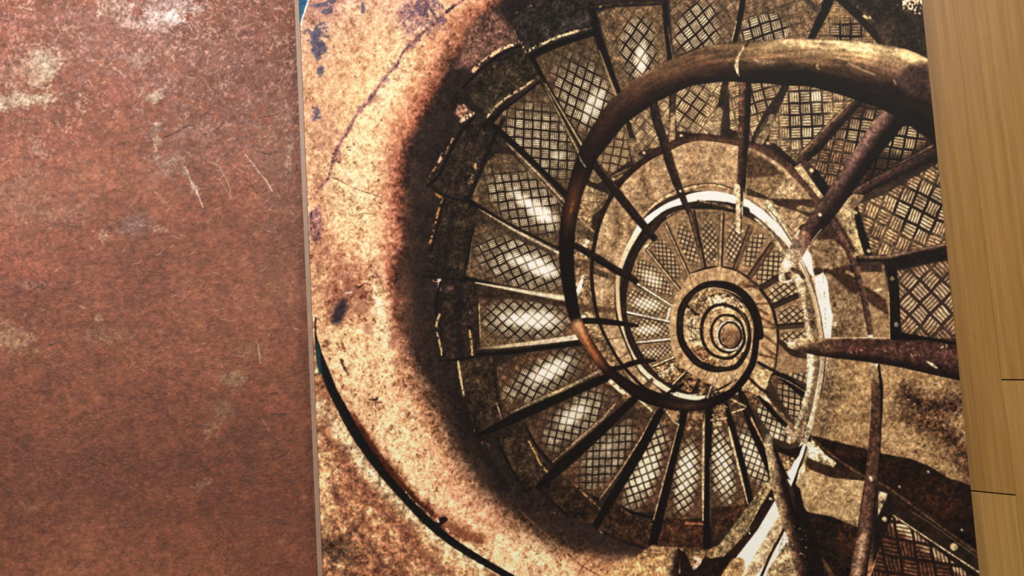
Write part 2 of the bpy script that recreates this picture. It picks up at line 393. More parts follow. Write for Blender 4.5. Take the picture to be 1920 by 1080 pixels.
# vertical dark folds in the step ends
for p, w in [([(829, 530), (824, 600), (828, 670)], 12), ([(864, 532), (858, 600), (866, 668)], 16), ([(826, 440), (818, 510)], 12), ([(850, 400), (838, 470), (832, 520)], 14), ([(870, 770), (890, 820), (920, 870), (950, 915)], 14)]:
    tube(p, w, (20, 16, 16), f=10, tex=None, a=.6)
dots(830, 30, 990, 500, 60, 1.8, (200, 190, 175), 12, a=.6, cond=lambda x, y: x > 1010 - y * .75 and x < 1040 - y * .3)
poly([(905, 18), (935, 24), (953, 42), (974, 80), (944, 88), (907, 113), (885, 130), (852, 128), (872, 66)], (98, 68, 56), f=8, tex=(('cr', .5), ('spk', .4)), a=.7, jag=2)
poly([(858, 196), (874, 200), (887, 213), (868, 226), (852, 214)], (120, 84, 66), f=3, tex=(('cr', .6), ('spk', .6)), a=.8, jag=1.5)
# worn bright edges of the steps
EH = (226, 176, 130)
for p, w, c, t in [
    ([(953, 34), (975, 20), (1000, 9)], 4, (220, 170, 160), .1), ([(976, 80), (968, 66), (958, 48), (952, 40)], 5, (150, 105, 75), 0),
    ([(976, 81), (960, 85), (944, 90), (926, 101), (907, 115), (896, 124), (887, 133)], 9, EH, -.25), ([(987, 98), (1000, 90), (1022, 80), (1050, 68), (1084, 58)], 6, (236, 205, 150), -.35),
    ([(1084, 58), (1112, 52)], 3, (150, 120, 80), -.2), ([(976, 83), (984, 92), (990, 98)], 5, (190, 150, 110), -.2),
    ([(913, 220), (925, 205), (942, 189), (958, 178), (976, 167), (1000, 150)], 6, (205, 170, 120), -.3),
    ([(864, 194), (876, 202), (887, 213)], 5, (190, 140, 110), -.1), ([(887, 213), (878, 218), (866, 226)], 9, (236, 190, 150), -.3), ([(858, 206), (870, 218)], 7, (170, 120, 95), .1),
    ([(849, 260), (840, 278), (829, 296), (818, 312), (806, 330)], 5, (200, 140, 90), -.1), ([(829, 288), (822, 304)], 5, (245, 205, 170), -.4),
    ([(816, 364), (829, 374), (824, 390), (818, 412), (811, 440), (806, 455)], 7, (176, 120, 66), -.1), ([(890, 312), (886, 330), (882, 345)], 7, (180, 135, 80), .1),
    ([(824, 523), (823, 543)], 7, (252, 232, 205), -.6), ([(812, 526), (824, 530)], 4, (190, 130, 110), 0),
    ([(824, 590), (819, 605), (819, 620), (825, 645), (828, 665)], 5, (226, 180, 120), -.2), ([(883, 584), (878, 592)], 4, (220, 180, 150), -.2), ([(880, 615), (884, 645), (886, 668)], 5, (226, 180, 110), -.3),
    ([(859, 676), (863, 705), (870, 742)], 5, (240, 205, 140), -.5), ([(870, 742), (882, 772), (890, 812)], 3, (160, 120, 80), 0),
    ([(931, 755), (938, 776), (944, 790)], 4, (235, 180, 140), -.4), ([(991, 827), (1004, 850), (1012, 868), (1028, 887)], 4, (220, 175, 95), -.4),
    ([(1067, 893), (1084, 915), (1104, 934), (1124, 953)], 4, (190, 130, 75), -.4), ([(1165, 955), (1190, 970), (1222, 984)], 4, (150, 95, 55), -.3),
    ([(1285, 981), (1318, 983)], 4, (200, 120, 80), -.3), ([(905, 830), (915, 835)], 8, (130, 85, 50), -.2), ([(1124, 992), (1128, 998)], 4, (220, 170, 130), -.5), ([(1040, 962), (1055, 970)], 4, (140, 95, 60), -.2)]:
    broken(p, w, c, thr=t)
# dark gaps of the step ends
for p, w in [([(978, 86), (955, 92), (930, 108), (905, 128), (885, 146), (868, 165)], 5), ([(998, 104), (1020, 93), (1060, 78), (1110, 62)], 11), ([(908, 236), (928, 222), (950, 205), (975, 188), (1012, 158)], 13),
             ([(890, 218), (874, 236), (858, 258), (842, 290), (822, 330), (802, 348)], 6), ([(932, 290), (915, 305), (902, 325), (892, 350), (882, 368)], 9), ([(833, 375), (826, 400), (816, 440), (808, 470)], 5), ([(889, 432), (880, 470), (872, 518)], 6),
             ([(802, 346), (838, 368), (876, 378)], 3), ([(795, 518), (850, 523), (874, 525)], 4), ([(826, 530), (819, 560), (818, 590)], 6), ([(824, 676), (860, 674), (896, 667)], 4), ([(925, 668), (928, 715), (944, 790), (958, 810)], 3),
             ([(931, 820), (948, 858), (970, 900)], 4), ([(938, 840), (960, 880), (993, 929)], 3), ([(1013, 918), (1040, 945), (1066, 970)], 4), ([(1072, 890), (1090, 912), (1122, 936)], 5), ([(985, 795), (1005, 835), (1034, 870)], 5), ([(1165, 945), (1190, 962), (1225, 970)], 6), ([(1245, 966), (1280, 974), (1318, 976)], 3), ([(1110, 985), (1160, 1012), (1216, 1030)], 3)]:
    tube(p, w, (14, 10, 10), f=2.5, tex=(('fine', .3),), a=.85)

# ---------------------------------------------------------------- tread plates of the wide flight
MET = (125, 100, 70)
GR = (88, 69, 47)
plate([(1000, 112), (1040, 92), (1112, 68), (1122, 100), (1160, 182), (1130, 215), (1110, 245), (1098, 280), (1072, 238)], (1084.5, 122), (15, 8), (-5.5, 18), GR, hot=[(1112, 195, 16, 34, 30, .75)], core=(1095, 180, 48, 78, -22))
plate([(922, 236), (945, 208), (985, 178), (1012, 156), (1040, 200), (1096, 290), (1075, 320), (1064, 362), (1058, 366), (1000, 305)], (998, 260), (16.5, 1.5), (-.5, 17.6), GR, hot=[(1046, 292, 8, 10, 0, .5)], core=(1010, 268, 60, 82, -40))
plate([(878, 378), (884, 350), (905, 312), (928, 288), (960, 290), (1048, 372), (1056, 400), (1052, 458), (1040, 460)], (943.5, 343), (15.6, -1.8), (3.3, 17), GR, hot=[(982, 376, 16, 12, 30, 1.0), (1008, 395, 24, 16, 45, 1.1), (1030, 408, 18, 14, 20, .8), (965, 360, 12, 10, 0, .5)], core=(985, 378, 82, 50, 38))
plate([(872, 518), (882, 470), (896, 418), (905, 412), (960, 440), (1048, 482), (1052, 520), (1058, 556)], (927, 483), (14.5, -6.5), (7.7, 15), GR, hot=[(1006, 498, 30, 17, 20, 1.1), (968, 486, 20, 12, 10, .7), (1030, 510, 20, 12, 0, .7)], core=(978, 494, 86, 44, 20))
plate([(898, 560), (905, 556), (960, 560), (1056, 564), (1070, 605), (1082, 634), (980, 645), (900, 654)], (953, 574), (11.2, 10), (-11, 10.5), (98, 74, 50), hot=[(1004, 600, 44, 17, 0, 1.1), (960, 596, 30, 14, 0, .5)], core=(985, 600, 84, 38, 3))
plate([(930, 690), (960, 672), (1010, 655), (1094, 650), (1130, 700), (1040, 738), (960, 775), (944, 770)], (994, 694), (13.3, 7), (-7, 13.2), (92, 66, 44), hot=[(1030, 696, 40, 15, -28, 1.15)], core=(1020, 706, 84, 32, -28))
plate([(985, 795), (1040, 755), (1120, 720), (1190, 742), (1130, 795), (1036, 866), (1005, 830)], (1051, 780), (13.6, 2.7), (-3, 13.8), (84, 60, 42), hot=[(1076, 778, 32, 15, -38, .85)], core=(1078, 786, 76, 34, -42))
plate([(1050, 888), (1120, 820), (1200, 770), (1228, 768), (1165, 885), (1125, 935), (1090, 918)], (1161, 814), (12, -.4), (-.5, 14.8), (84, 58, 40), hot=[(1140, 838, 18, 10, -50, .35)], core=(1138, 850, 78, 34, -55))
plate([(1150, 940), (1190, 860), (1240, 775), (1272, 795), (1250, 890), (1228, 960), (1190, 960)], (1232, 820), (12, -4.5), (4.5, 13.4), (88, 60, 42), hot=[(1212, 880, 16, 40, 22, .85)], core=(1210, 880, 30, 88, 22), weave=True)
plate([(1232, 970), (1262, 870), (1278, 780), (1320, 782), (1318, 970), (1280, 974)], (1284, 870), (9.8, -6.8), (7.2, 11), (92, 64, 42), hot=[(1286, 885, 15, 48, 8, .95)], core=(1287, 895, 25, 76, 8), weave=True)
plate([(1332, 952), (1330, 790), (1364, 785), (1380, 860), (1400, 945), (1370, 950)], (1352, 870), (8.5, -6.5), (6.8, 9.8), (96, 68, 44), hot=[(1356, 880, 14, 50, -6, .9)], core=(1355, 875, 24, 74, -6), weave=True)
plate([(1372, 770), (1392, 765), (1436, 828), (1446, 900), (1412, 940), (1398, 880)], (1405, 830), (10.2, 4.2), (-3.5, 10.8), (96, 66, 44), hot=[(1412, 855, 16, 40, -25, .65)], core=(1414, 860, 27, 62, -25), weave=True)
plate([(1400, 740), (1430, 735), (1496, 806), (1478, 830), (1448, 822)], (1440, 770), (10, 4), (-2.5, 11), (104, 74, 48), hot=[(1454, 810, 14, 16, 0, .6)], core=(1452, 795, 26, 48, -40), weave=True)
plate([(1440, 705), (1460, 705), (1516, 738), (1506, 790), (1490, 796)], (1478, 755), (11.5, 2.5), (-.5, 11), (104, 74, 50), core=(1490, 752, 28, 46, -45), weave=True, hi=(205, 175, 130))
plate([(1456, 664), (1512, 675), (1518, 722), (1470, 702)], (1490, 690), (9.5, 4), (-2.5, 9), (150, 115, 78), core=(1494, 694, 30, 24, 30), weave=True, hi=(215, 185, 140))
# the topmost plates
plate([(1120, 24), (1150, 14), (1244, 10), (1252, 112), (1200, 146), (1164, 176), (1150, 130)], (1192, 54), (14.3, 13.8), (-9.8, 15.2), (112, 88, 60), hot=[(1202, 112, 12, 32, 0, .9)], core=(1197, 92, 34, 66, 0))
plate([(1254, -40), (1392, -40), (1384, 40), (1372, 78), (1300, 92), (1262, 108)], (1305, 34), (12.3, 17.8), (-13.3, 12), (112, 88, 62), core=(1308, 52, 40, 52, 20))
plate([(1394, -40), (1552, -40), (1546, 20), (1520, 72), (1440, 76), (1382, 80)], (1425.5, 46.5), (17.8, -6), (5.2, 19.5), (122, 94, 66), core=(1435, 55, 46, 30, -10))
plate([(1558, 0), (1566, -5), (1650, 84), (1600, 80), (1528, 74)], (1555, 45), (20, .4), (.6, 22), (136, 106, 70), core=(1590, 60, 36, 20, 0), hi=(205, 180, 132), amp=.9)
# plates seen under the handrail
plate([(1084, 330), (1126, 290), (1170, 236), (1182, 300), (1120, 345)], (1150, 275), (15.5, 3), (-3, 16), (150, 122, 84), core=(1155, 290, 26, 44, 20), hi=(205, 180, 130), lo=(60, 40, 24), edge=.7)
plate([(1078, 440), (1080, 400), (1094, 345), (1130, 360), (1146, 366), (1100, 404)], (1105, 362), (15, 2), (-1, 16), (158, 128, 88), edge=.8, rim=900)
plate([(1080, 450), (1078, 405), (1110, 430), (1112, 470)], (1090, 440), (9, -8), (8, 9), (150, 122, 84), edge=.8, rim=900)
plate([(1178, 226), (1216, 202), (1254, 176), (1256, 270), (1200, 285), (1186, 276)], (1200, 240), (12, 11), (-11, 13), (152, 124, 86), edge=.95, rim=900)
plate([(1262, 172), (1300, 160), (1370, 152), (1358, 200), (1340, 254), (1270, 246)], (1296, 198), (16.5, 12), (-11.5, 17), (164, 134, 94), core=(1296, 202, 32, 34, 0), hi=(225, 198, 145), lo=(50, 32, 18), edge=.95)
plate([(1366, 152), (1470, 156), (1430, 215), (1404, 270), (1370, 256)], (1430, 168), (20, -5.5), (5, 20), (160, 130, 90), core=(1424, 185, 34, 34, 0), hi=(225, 198, 145), lo=(44, 28, 18), edge=.95)
plate([(1474, 156), (1530, 163), (1610, 186), (1560, 228), (1488, 306), (1440, 268), (1446, 236)], (1520.5, 192), (20.5, -.6), (1, 22.5), (162, 132, 92), hot=[(1530, 184, 14, 14, 0, .4)], core=(1510, 218, 42, 62, 0), hi=(232, 206, 152), lo=(26, 16, 12), edge=.95)
plate([(1618, 190), (1660, 205), (1760, 200), (1756, 300), (1620, 368), (1590, 366), (1552, 350), (1500, 300), (1560, 240)], (1590, 242), (21.5, 3), (-5, 22), (74, 50, 36), core=(1650, 262, 84, 56, -15), hi=(214, 184, 134), edge=1.0, lo=(14, 9, 8))
plate([(1500, 300), (1545, 255), (1600, 262), (1590, 366), (1552, 350)], (1590, 242), (21.5, 3), (-5, 22), (112, 84, 58), core=(1700, 100, 4, 4, 0), edge=1.3)
shade([(1610, 290), (1650, 280), (1700, 290), (1750, 262), (1752, 300), (1640, 350)], (120, 100, 90), f=12)
plate([(1608, 384), (1660, 364), (1762, 304), (1778, 458), (1640, 484), (1630, 470)], (1719, 360), (23.5, 12), (-10.5, 26), (140, 110, 76), core=(1728, 392, 62, 52, -30), hi=(226, 198, 146), lo=(30, 18, 16), edge=1.15)
plate([(1682, 508), (1778, 488), (1796, 640), (1752, 634), (1689, 624)], (1725, 525), (20.5, 21), (-20.5, 22.5), (120, 92, 66), core=(1740, 565, 58, 52, 0), hi=(212, 184, 134), lo=(52, 32, 30), edge=1.1)
plate([(1668, 966), (1700, 975), (1850, 1078), (1860, 1140), (1610, 1140), (1640, 1060)], (1676, 978), (31, 5), (6, 33), (70, 42, 27), edge=1.5, core=(1745, 1012, 130, 26, 36), hi=(236, 200, 150), lo=(40, 20, 12))

# ---------------------------------------------------------------- brown metal at the inner ends, under the rail
tube([(1120, 690), (1150, 722), (1200, 750), (1250, 778), (1310, 786), (1370, 772), (1420, 735)], 34, (98, 70, 46), f=8, tex=(('blot', .5), ('fine', .5), ('spk', .4)), a=.9)
tube([(1092, 400), (1090, 470), (1094, 540), (1104, 600), (1130, 655), (1170, 700), (1222, 740)], 36, (136, 106, 72), f=3, tex=(('blot', .4), ('fine', .5), ('spk', .3)))
tube([(944, 224), (925, 262), (912, 290), (902, 318), (888, 350), (880, 372)], 9, (20, 14, 11), f=3, a=.8)
broken([(893, 306), (889, 322), (884, 340)], 8, (190, 145, 90), thr=.05)
# ---------------------------------------------------------------- nosings and dark gaps between the treads
BK = (16, 11, 9)
def nose(dark, wd, strip=None, ws=4, cs=(210, 185, 140), cd=BK, rim=None):
    if dark: tube(dark, wd, cd, f=2, tex=(('fine', .35),), smooth=len(dark) > 2, a=.97)
    if strip:
        tube(strip, ws + 2.2, (60, 42, 28), f=1.5, tex=None, smooth=False, a=.7)
        tube(strip, ws, cs, f=1.3, tex=(('fine', .15), ('blot', .15)), smooth=False)
# T-1 / T-2 / T-3 edges (upper left)
nose([(996, 104, 10), (1030, 168, 8), (1092, 276, 12)], 10, [(1022, 156, 1.5), (1072, 240, 3), (1093, 276, 4)], cs=(196, 166, 112))
tube([(1016, 150, 1), (1060, 235, 10), (1090, 292, 14)], 8, [(-1, (20, 14, 10)), (-.2, (52, 40, 28)), (.3, (196, 168, 118)), (.6, (70, 54, 38)), (1, (60, 46, 32))], f=1.5)
nose([(914, 228, 10), (950, 258, 12), (1062, 366, 12)], 10)
tube([(950, 268, 3), (1010, 328, 13), (1064, 386, 15)], 10, [(-1, (40, 30, 22)), (-.5, (96, 76, 54)), (-.1, (214, 192, 148)), (.15, (96, 78, 54)), (.7, (60, 46, 34)), (.85, (190, 162, 116)), (1, (90, 66, 44))], f=1.3, smooth=False)
tube([(1040, 0), (1040, 0)], 1, BK)
nose([(872, 372, 9), (905, 392, 8), (960, 425, 8), (1046, 468, 8)], 8)
tube([(896, 391, 2), (960, 430, 9), (1046, 475, 13)], 10, [(-1, (46, 34, 24)), (-.6, (120, 96, 66)), (-.15, (232, 214, 172)), (.2, (110, 88, 62)), (.75, (80, 62, 44)), (.9, (176, 148, 106)), (1, (80, 56, 38))], f=1.3, smooth=False)
line([(955, 428), (990, 448), (1046, 480)], 2, (196, 166, 118), a=.8)
poly([(900, 395), (960, 432), (1040, 474), (1046, 482), (960, 445), (896, 412)], (62, 48, 34), a=.8, f=3)
nose([(868, 520, 7), (900, 528, 7), (980, 548, 7), (1058, 568, 9)], 7)
poly([(885, 528), (1058, 562), (1062, 576), (960, 560), (905, 560), (892, 545)], (52, 38, 26), a=.9, f=3)
tube([(892, 530, 2.5), (930, 537, 5), (990, 548, 8), (1057, 559, 12)], 8, [(-1, (150, 120, 82)), (-.4, (226, 208, 165)), (.4, (240, 226, 188)), (1, (120, 92, 62))], f=1.3, smooth=False, tex=(('fine', .14),))
nose([(895, 664, 7), (960, 660, 8), (1086, 643, 10)], 8)
tube([(896, 654, 3), (940, 650, 6), (1010, 642, 8), (1085, 632, 10)], 8, [(-1, (120, 92, 62)), (-.3, (226, 208, 165)), (.4, (238, 222, 184)), (1, (120, 92, 62))], f=1.3, smooth=False, tex=(('fine', .14),), ends=[(0, (100, 76, 54)), (.35, (196, 172, 130)), (1, (236, 220, 180))])
line([(898, 570), (901, 640)], 2, (190, 160, 115), a=.9, smooth=False)
line([(893, 425), (884, 460), (880, 510)], 1.6, (130, 105, 70), a=.8)
nose([(898, 816, 8), (940, 796, 15), (1000, 768, 17), (1150, 702, 15)], 14)
tube([(958, 774, 3), (1010, 750, 8), (1060, 728, 9), (1130, 694, 8)], 7, [(-1, (70, 52, 36)), (-.3, (196, 172, 126)), (.4, (150, 124, 86)), (1, (60, 44, 30))], f=1.3, smooth=False)
nose([(1008, 914, 10), (1050, 876, 20), (1110, 822, 20), (1190, 748, 14)], 16)
tube([(1036, 867, 3), (1080, 828, 9), (1130, 785, 9), (1154, 757, 6)], 7, [(-1, (60, 44, 30)), (-.2, (176, 148, 106)), (.5, (110, 86, 58)), (1, (50, 36, 24))], f=1.3, smooth=False)
nose([(1118, 984, 14), (1150, 930, 16), (1200, 845, 18), (1238, 772, 14)], 16)
tube([(1124, 936, 2), (1160, 885, 6), (1200, 822, 6), (1230, 766, 4)], 5, [(-1, (50, 36, 26)), (0, (120, 90, 62)), (.6, (222, 186, 140)), (1, (50, 36, 24))], f=1.2, smooth=False)
nose([(1222, 1030, 16), (1240, 950, 18), (1262, 860, 15), (1284, 768, 14)], 15)
tube([(1225, 975, 3), (1245, 895, 6), (1272, 795, 4)], 5, [(-1, (50, 36, 26)), (.1, (160, 122, 84)), (.5, (226, 196, 150)), (1, (50, 36, 24))], f=1.2, smooth=False)
nose([(1326, 1024, 15), (1326, 900, 13), (1330, 768, 15)], 14)
tube([(1318, 976, 3), (1318, 880, 7), (1319, 800, 6), (1321, 785, 3)], 6, [(-1, (90, 60, 40)), (-.2, (214, 176, 124)), (.4, (240, 214, 160)), (1, (60, 40, 28))], f=1.2, smooth=False)
tube([(1332, 985, 3), (1332, 860, 4)], 3, (88, 70, 60), smooth=False, a=.7)
nose([(1406, 945, 16), (1388, 860, 14), (1372, 800, 12), (1362, 758, 8)], 13)
tube([(1402, 945, 3), (1388, 890, 7), (1370, 820, 7), (1366, 800, 3)], 6, [(-1, (70, 46, 30)), (-.2, (214, 176, 124)), (.4, (240, 212, 158)), (1, (60, 40, 28))], f=1.2, smooth=False)
nose([(1448, 900, 8), (1432, 850, 16), (1410, 795, 18), (1392, 745, 14), (1384, 728, 6)], 14)
tube([(1434, 836, 3), (1412, 792, 4), (1400, 765, 3)], 4, (190, 140, 96), smooth=False)
nose([(1484, 806, 10), (1450, 772, 13), (1424, 738, 12), (1404, 704, 8)], 12)
tube([(1490, 806, 5), (1460, 774, 6), (1430, 738, 5), (1404, 708, 2)], 5, [(-1, (120, 86, 58)), (0, (186, 142, 98)), (1, (120, 84, 56))], smooth=False)
nose([(1512, 742, 16), (1480, 716, 15), (1452, 696, 13), (1420, 680, 5)], 13)
line([(1512, 736), (1480, 716), (1452, 704)], 2, (176, 138, 98), a=.8)
nose([(1512, 682, 12), (1486, 668, 14), (1460, 655, 12)], 12)
line([(1512, 673), (1485, 668), (1460, 664)], 2, (196, 156, 110), a=.8)
# top ones
nose([(1108, 8, 11), (1120, 62, 12), (1140, 120, 11), (1160, 176, 12)], 12, [(1124, 95, 1.5), (1142, 145, 4), (1156, 180, 4)], cs=(166, 136, 96))
nose([(1246, -30, 11), (1248, 30, 11), (1254, 80, 12), (1258, 116, 12)], 11)
tube([(1252, 50, 2), (1262, 110, 3)], 3, (150, 120, 84), smooth=False, a=.6)
nose([(1396, -30, 10), (1390, 20, 11), (1376, 80, 11)], 11)
line([(1381, 40), (1372, 78)], 2.5, (190, 160, 112), a=.7)
nose([(1560, -20, 20), (1546, 20, 18), (1520, 74, 12)], 16)
tube([(1106, 14, 9), (1150, 8, 11), (1200, 6, 10), (1244, 4, 8)], 9, [(-1, (20, 14, 10)), (0, (56, 42, 30)), (1, (16, 12, 10))], f=1.5)
dots(1180, 3, 1186, 6, 2, 3, (200, 170, 120), 5); dots(1122, 11, 1127, 15, 2, 3, (200, 170, 120), 6)
tube([(1498, -12, 6), (1520, 8, 12), (1534, 18, 12)], 12, (72, 58, 44), f=2, smooth=False)
poly([(1570, -40), (1600, -40), (1650, 40), (1736, 60), (1748, 130), (1660, 90), (1640, 72), (1612, 40), (1572, 6)], (40, 32, 24), f=2, tex=TX)
poly([(1618, -40), (1690, -40), (1706, 12), (1728, 30), (1740, 110), (1700, 92), (1660, 62)], (34, 28, 20), f=3, tex=TX)
tube([(1572, -4, 14), (1610, 30, 16), (1652, 78, 14)], 15, (26, 20, 16), f=2)
tube([(1612, 14, 6), (1640, 48, 10), (1664, 80, 10)], 8, (64, 48, 34), f=3, jag=1)
broken([(1592, 2), (1612, 16), (1634, 36), (1640, 46)], 7, (200, 165, 110), thr=.15)
broken([(1620, 30), (1626, 34)], 6, (235, 205, 130), thr=-.4)
W = win(1692, -40, 1730, 30); put(W, tint(W, (220, 180, 140), (('spk', .8),)), gb(1712, -2, 28, 30, 35, .6)[W] * 3 * (N_SPK[W] > -.05))

# beams crossing the plates right of the handrail
def beam(a, b, c, d, top=(70, 46, 34), side=(24, 15, 12)):
    """a->b upper edge, d->c lower edge"""
    poly([a, b, c, d], side, f=1.6)
    m1 = ((a[0] + d[0]) / 2, (a[1] + d[1]) / 2); m2 = ((b[0] + c[0]) / 2, (b[1] + c[1]) / 2)
    poly([a, b, m2, m1], top, f=2.5)
    line([a, b], 1.5, (14, 9, 8), smooth=False)
def cut(p, q, w0, w1, off=0): pass
tube([(1483, 318, 22), (1530, 272, 26), (1596, 200, 22), (1612, 186, 20)], 24, [(-1, (60, 42, 30)), (-.7, (150, 118, 80)), (-.5, (84, 60, 42)), (-.1, (64, 44, 32)), (.3, (30, 20, 15)), (1, (20, 13, 10))], f=1.6, smooth=False)
tube([(1592, 372, 18), (1660, 332, 22), (1756, 282, 30)], 22, [(-1, (20, 12, 10)), (-.8, (120, 90, 62)), (-.6, (74, 50, 38)), (.1, (56, 36, 30)), (.5, (26, 17, 16)), (1, (18, 12, 12))], f=1.6, smooth=False)
line([(1600, 352), (1752, 276)], 2, (14, 9, 8), smooth=False)
# short posts from the plates under the rail
tube([(1262, 172, 12), (1260, 240, 12), (1258, 262, 12)], 12, [(-1, (46, 32, 22)), (.2, (70, 50, 34)), (1, (26, 18, 12))], f=1.5, smooth=False)
tube([(1261, 216, 10), (1260, 264, 13)], 11, (150, 122, 86), f=2, smooth=False, a=.8)
tube([(1360, 156, 13), (1352, 200, 14), (1346, 214, 13)], 13, (46, 32, 23), f=1.6, smooth=False)
tube([(1348, 208, 14), (1342, 252, 17)], 15, (140, 116, 84), f=2, smooth=False, a=.9)
tube([(1474, 158, 14), (1452, 206, 15), (1440, 230, 14)], 14, (40, 28, 20), f=1.6, smooth=False)
tube([(1446, 222, 16), (1425, 262, 20)], 16, (148, 122, 86), f=2, smooth=False, a=.9)
line([(1440, 222), (1412, 268)], 2, (24, 16, 12), smooth=False)
tube([(1172, 234, 9), (1182, 270, 8), (1192, 300, 10), (1194, 312, 4)], 9, [(-1, (120, 92, 62)), (0, (160, 132, 94)), (.4, (60, 44, 30)), (1, (150, 122, 84))], f=1.4)
tube([(1178, 232, 10), (1186, 262, 12)], 11, (40, 28, 20), f=1.4, smooth=False)
tube([(1184, 264, 12), (1198, 294, 16)], 12, (120, 96, 68), f=2, smooth=False, a=.9)
poly([(1146, 330), (1186, 312), (1196, 305), (1196, 314), (1150, 340), (1140, 350)], (150, 120, 82), f=1.5)
tube([(1150, 333, 5), (1190, 314, 4)], 4, (70, 54, 36), f=1.5, smooth=False)
poly([(1196, 288), (1202, 282), (1240, 276), (1245, 284), (1215, 296), (1204, 292)], (44, 30, 20), f=1.5)
poly([(1280, 246), (1292, 250), (1360, 256), (1384, 262), (1300, 268), (1270, 262)], (44, 30, 20), f=1.5)
for x, y in [(1207, 286), (1277, 254), (1149, 336), (1138, 373), (1439, 268), (1358, 245)]: tube([(x, y), (x + 1, y + 1)], 5, (226, 200, 150), f=1.5, tex=None, smooth=False)
poly([(1356, 236), (1384, 248), (1386, 264), (1370, 258), (1354, 246)], (38, 26, 18), f=1.4)
poly([(1444, 268), (1452, 268), (1478, 290), (1500, 312), (1492, 316), (1460, 290), (1448, 278)], (30, 20, 14), f=1.4)
# left inside the rail: pieces of treads below
poly([(1076, 402), (1100, 432), (1130, 448), (1140, 470), (1084, 440)], (92, 72, 50), f=2)
line([(1080, 402), (1098, 420), (1120, 440)], 3, (176, 146, 104), a=.8)
poly([(1104, 400), (1140, 368), (1146, 372), (1112, 405)], (120, 96, 66), f=1.5)

# ---------------------------------------------------------------- pale stone ring inside the dark string
RING = spl([(1247, 282), (1284, 266), (1318, 264), (1358, 268), (1382, 274), (1413, 278), (1444, 294), (1471, 312), (1493, 334), (1513, 360), (1531, 380), (1560, 400), (1590, 440), (1610, 500), (1625, 560), (1640, 640), (1640, 860), (1500, 900), (1520, 760), (1550, 650), (1540, 600), (1520, 520), (1476, 440), (1440, 400), (1396, 372), (1329, 358), (1280, 362), (1231, 384), (1190, 430), (1170, 470), (1158, 520), (1156, 580), (1170, 640), (1200, 700), (1240, 736), (1200, 730), (1160, 680), (1135, 640), (1118, 590), (1108, 530), (1108, 470), (1120, 420), (1142, 370), (1173, 328), (1196, 308)], 4, True)
W = bb(RING, 4); s = sdf(RING, W)
base = ramp(N_MED[W] * 1.0 + N_BIG[W] + N_BLOT[W] * .6, [(-1, (136, 104, 70)), (0, (186, 150, 106)), (.8, (220, 186, 138))]) * np.clip(1 + .45 * N_FINE[W] + .2 * N_BLOT[W] + .3 * N_CR[W], .4, 1.45)[..., None]
put(W, base, .5 - s / 1.5)
for p, w, c, a in [([(1206, 330), (1214, 360), (1206, 390)], 16, (130, 98, 66), .6), ([(1292, 280), (1298, 320), (1300, 350)], 18, (150, 112, 74), .45), ([(1258, 300), (1262, 340), (1268, 352)], 10, (226, 198, 148), .4),
                   ([(1152, 390), (1160, 430), (1150, 465)], 16, (120, 90, 60), .65), ([(1140, 400), (1132, 440)], 10, (220, 188, 138), .5), ([(1142, 560), (1140, 600)], 24, (120, 90, 60), .5), ([(1128, 480), (1150, 500), (1156, 530)], 12, (110, 82, 56), .5)]:
    tube(p, w, c, f=9, a=a, jag=2, smooth=False)
for p in [[(1112, 500), (1145, 518), (1156, 528)], [(1110, 572), (1156, 580)], [(1122, 640), (1166, 632)], [(1160, 673), (1196, 650)]]: line(p, 2, (70, 48, 32), a=.7)
poly([(1112, 482), (1128, 492), (1134, 504), (1112, 498)], (120, 92, 62), f=2, a=.8)
poly([(1080, 488), (1110, 498), (1156, 520), (1152, 528), (1106, 512), (1080, 500)], (100, 76, 50), f=2, a=.7)
poly([(1086, 572), (1156, 578), (1158, 588), (1088, 584)], (92, 68, 46), f=2, a=.8)
# bright tabs on the left
poly([(1102, 446), (1106, 452), (1092, 480), (1086, 474), (1094, 450)], (240, 220, 176), f=1.5); tube([(1102, 446), (1104, 448)], 5, (60, 40, 26), smooth=False)
poly([(1096, 512), (1090, 520), (1080, 545), (1084, 556), (1090, 540), (1094, 524)], (250, 240, 205), f=1.3)
poly([(1080, 515), (1090, 514), (1082, 535)], (150, 118, 80), f=1.3)
poly([(1090, 592), (1098, 590), (1100, 597), (1090, 598)], (250, 235, 200), f=1.3)
poly([(1100, 586), (1112, 590), (1120, 620), (1108, 614)], (206, 176, 126), f=2)
# shaded upper right of the ring
poly([(1404, 282), (1440, 300), (1476, 330), (1470, 336), (1452, 334), (1400, 336), (1398, 300)], (74, 52, 34), f=5, a=.9, jag=1)
poly([(1400, 336), (1460, 328), (1478, 328), (1442, 372), (1400, 356)], (136, 106, 70), f=4)
poly([(1400, 352), (1438, 368), (1444, 376), (1400, 366)], (60, 40, 28), f=2)
poly([(1478, 332), (1512, 364), (1516, 374), (1442, 372)], (178, 146, 102), f=2)
poly([(1442, 372), (1536, 374), (1548, 380), (1540, 404), (1526, 412), (1500, 398), (1458, 386)], (66, 44, 30), f=2.5, jag=.5)
tube([(1500, 390, 10), (1530, 396, 8)], 8, (150, 120, 80), f=4, smooth=False)
poly([(1448, 386), (1500, 398), (1522, 412), (1506, 424), (1490, 438), (1478, 430), (1462, 406)], (176, 142, 100), f=2)
poly([(1438, 374), (1446, 380), (1462, 406), (1486, 450), (1478, 452), (1450, 410), (1434, 388)], (232, 212, 160), f=1.5)
tube([(1504, 428, 12), (1510, 424, 10)], 10, (56, 36, 26), f=1.5, smooth=False)
poly([(1490, 440), (1498, 430), (1506, 436), (1506, 460), (1488, 470), (1484, 456)], (236, 214, 170), f=2)
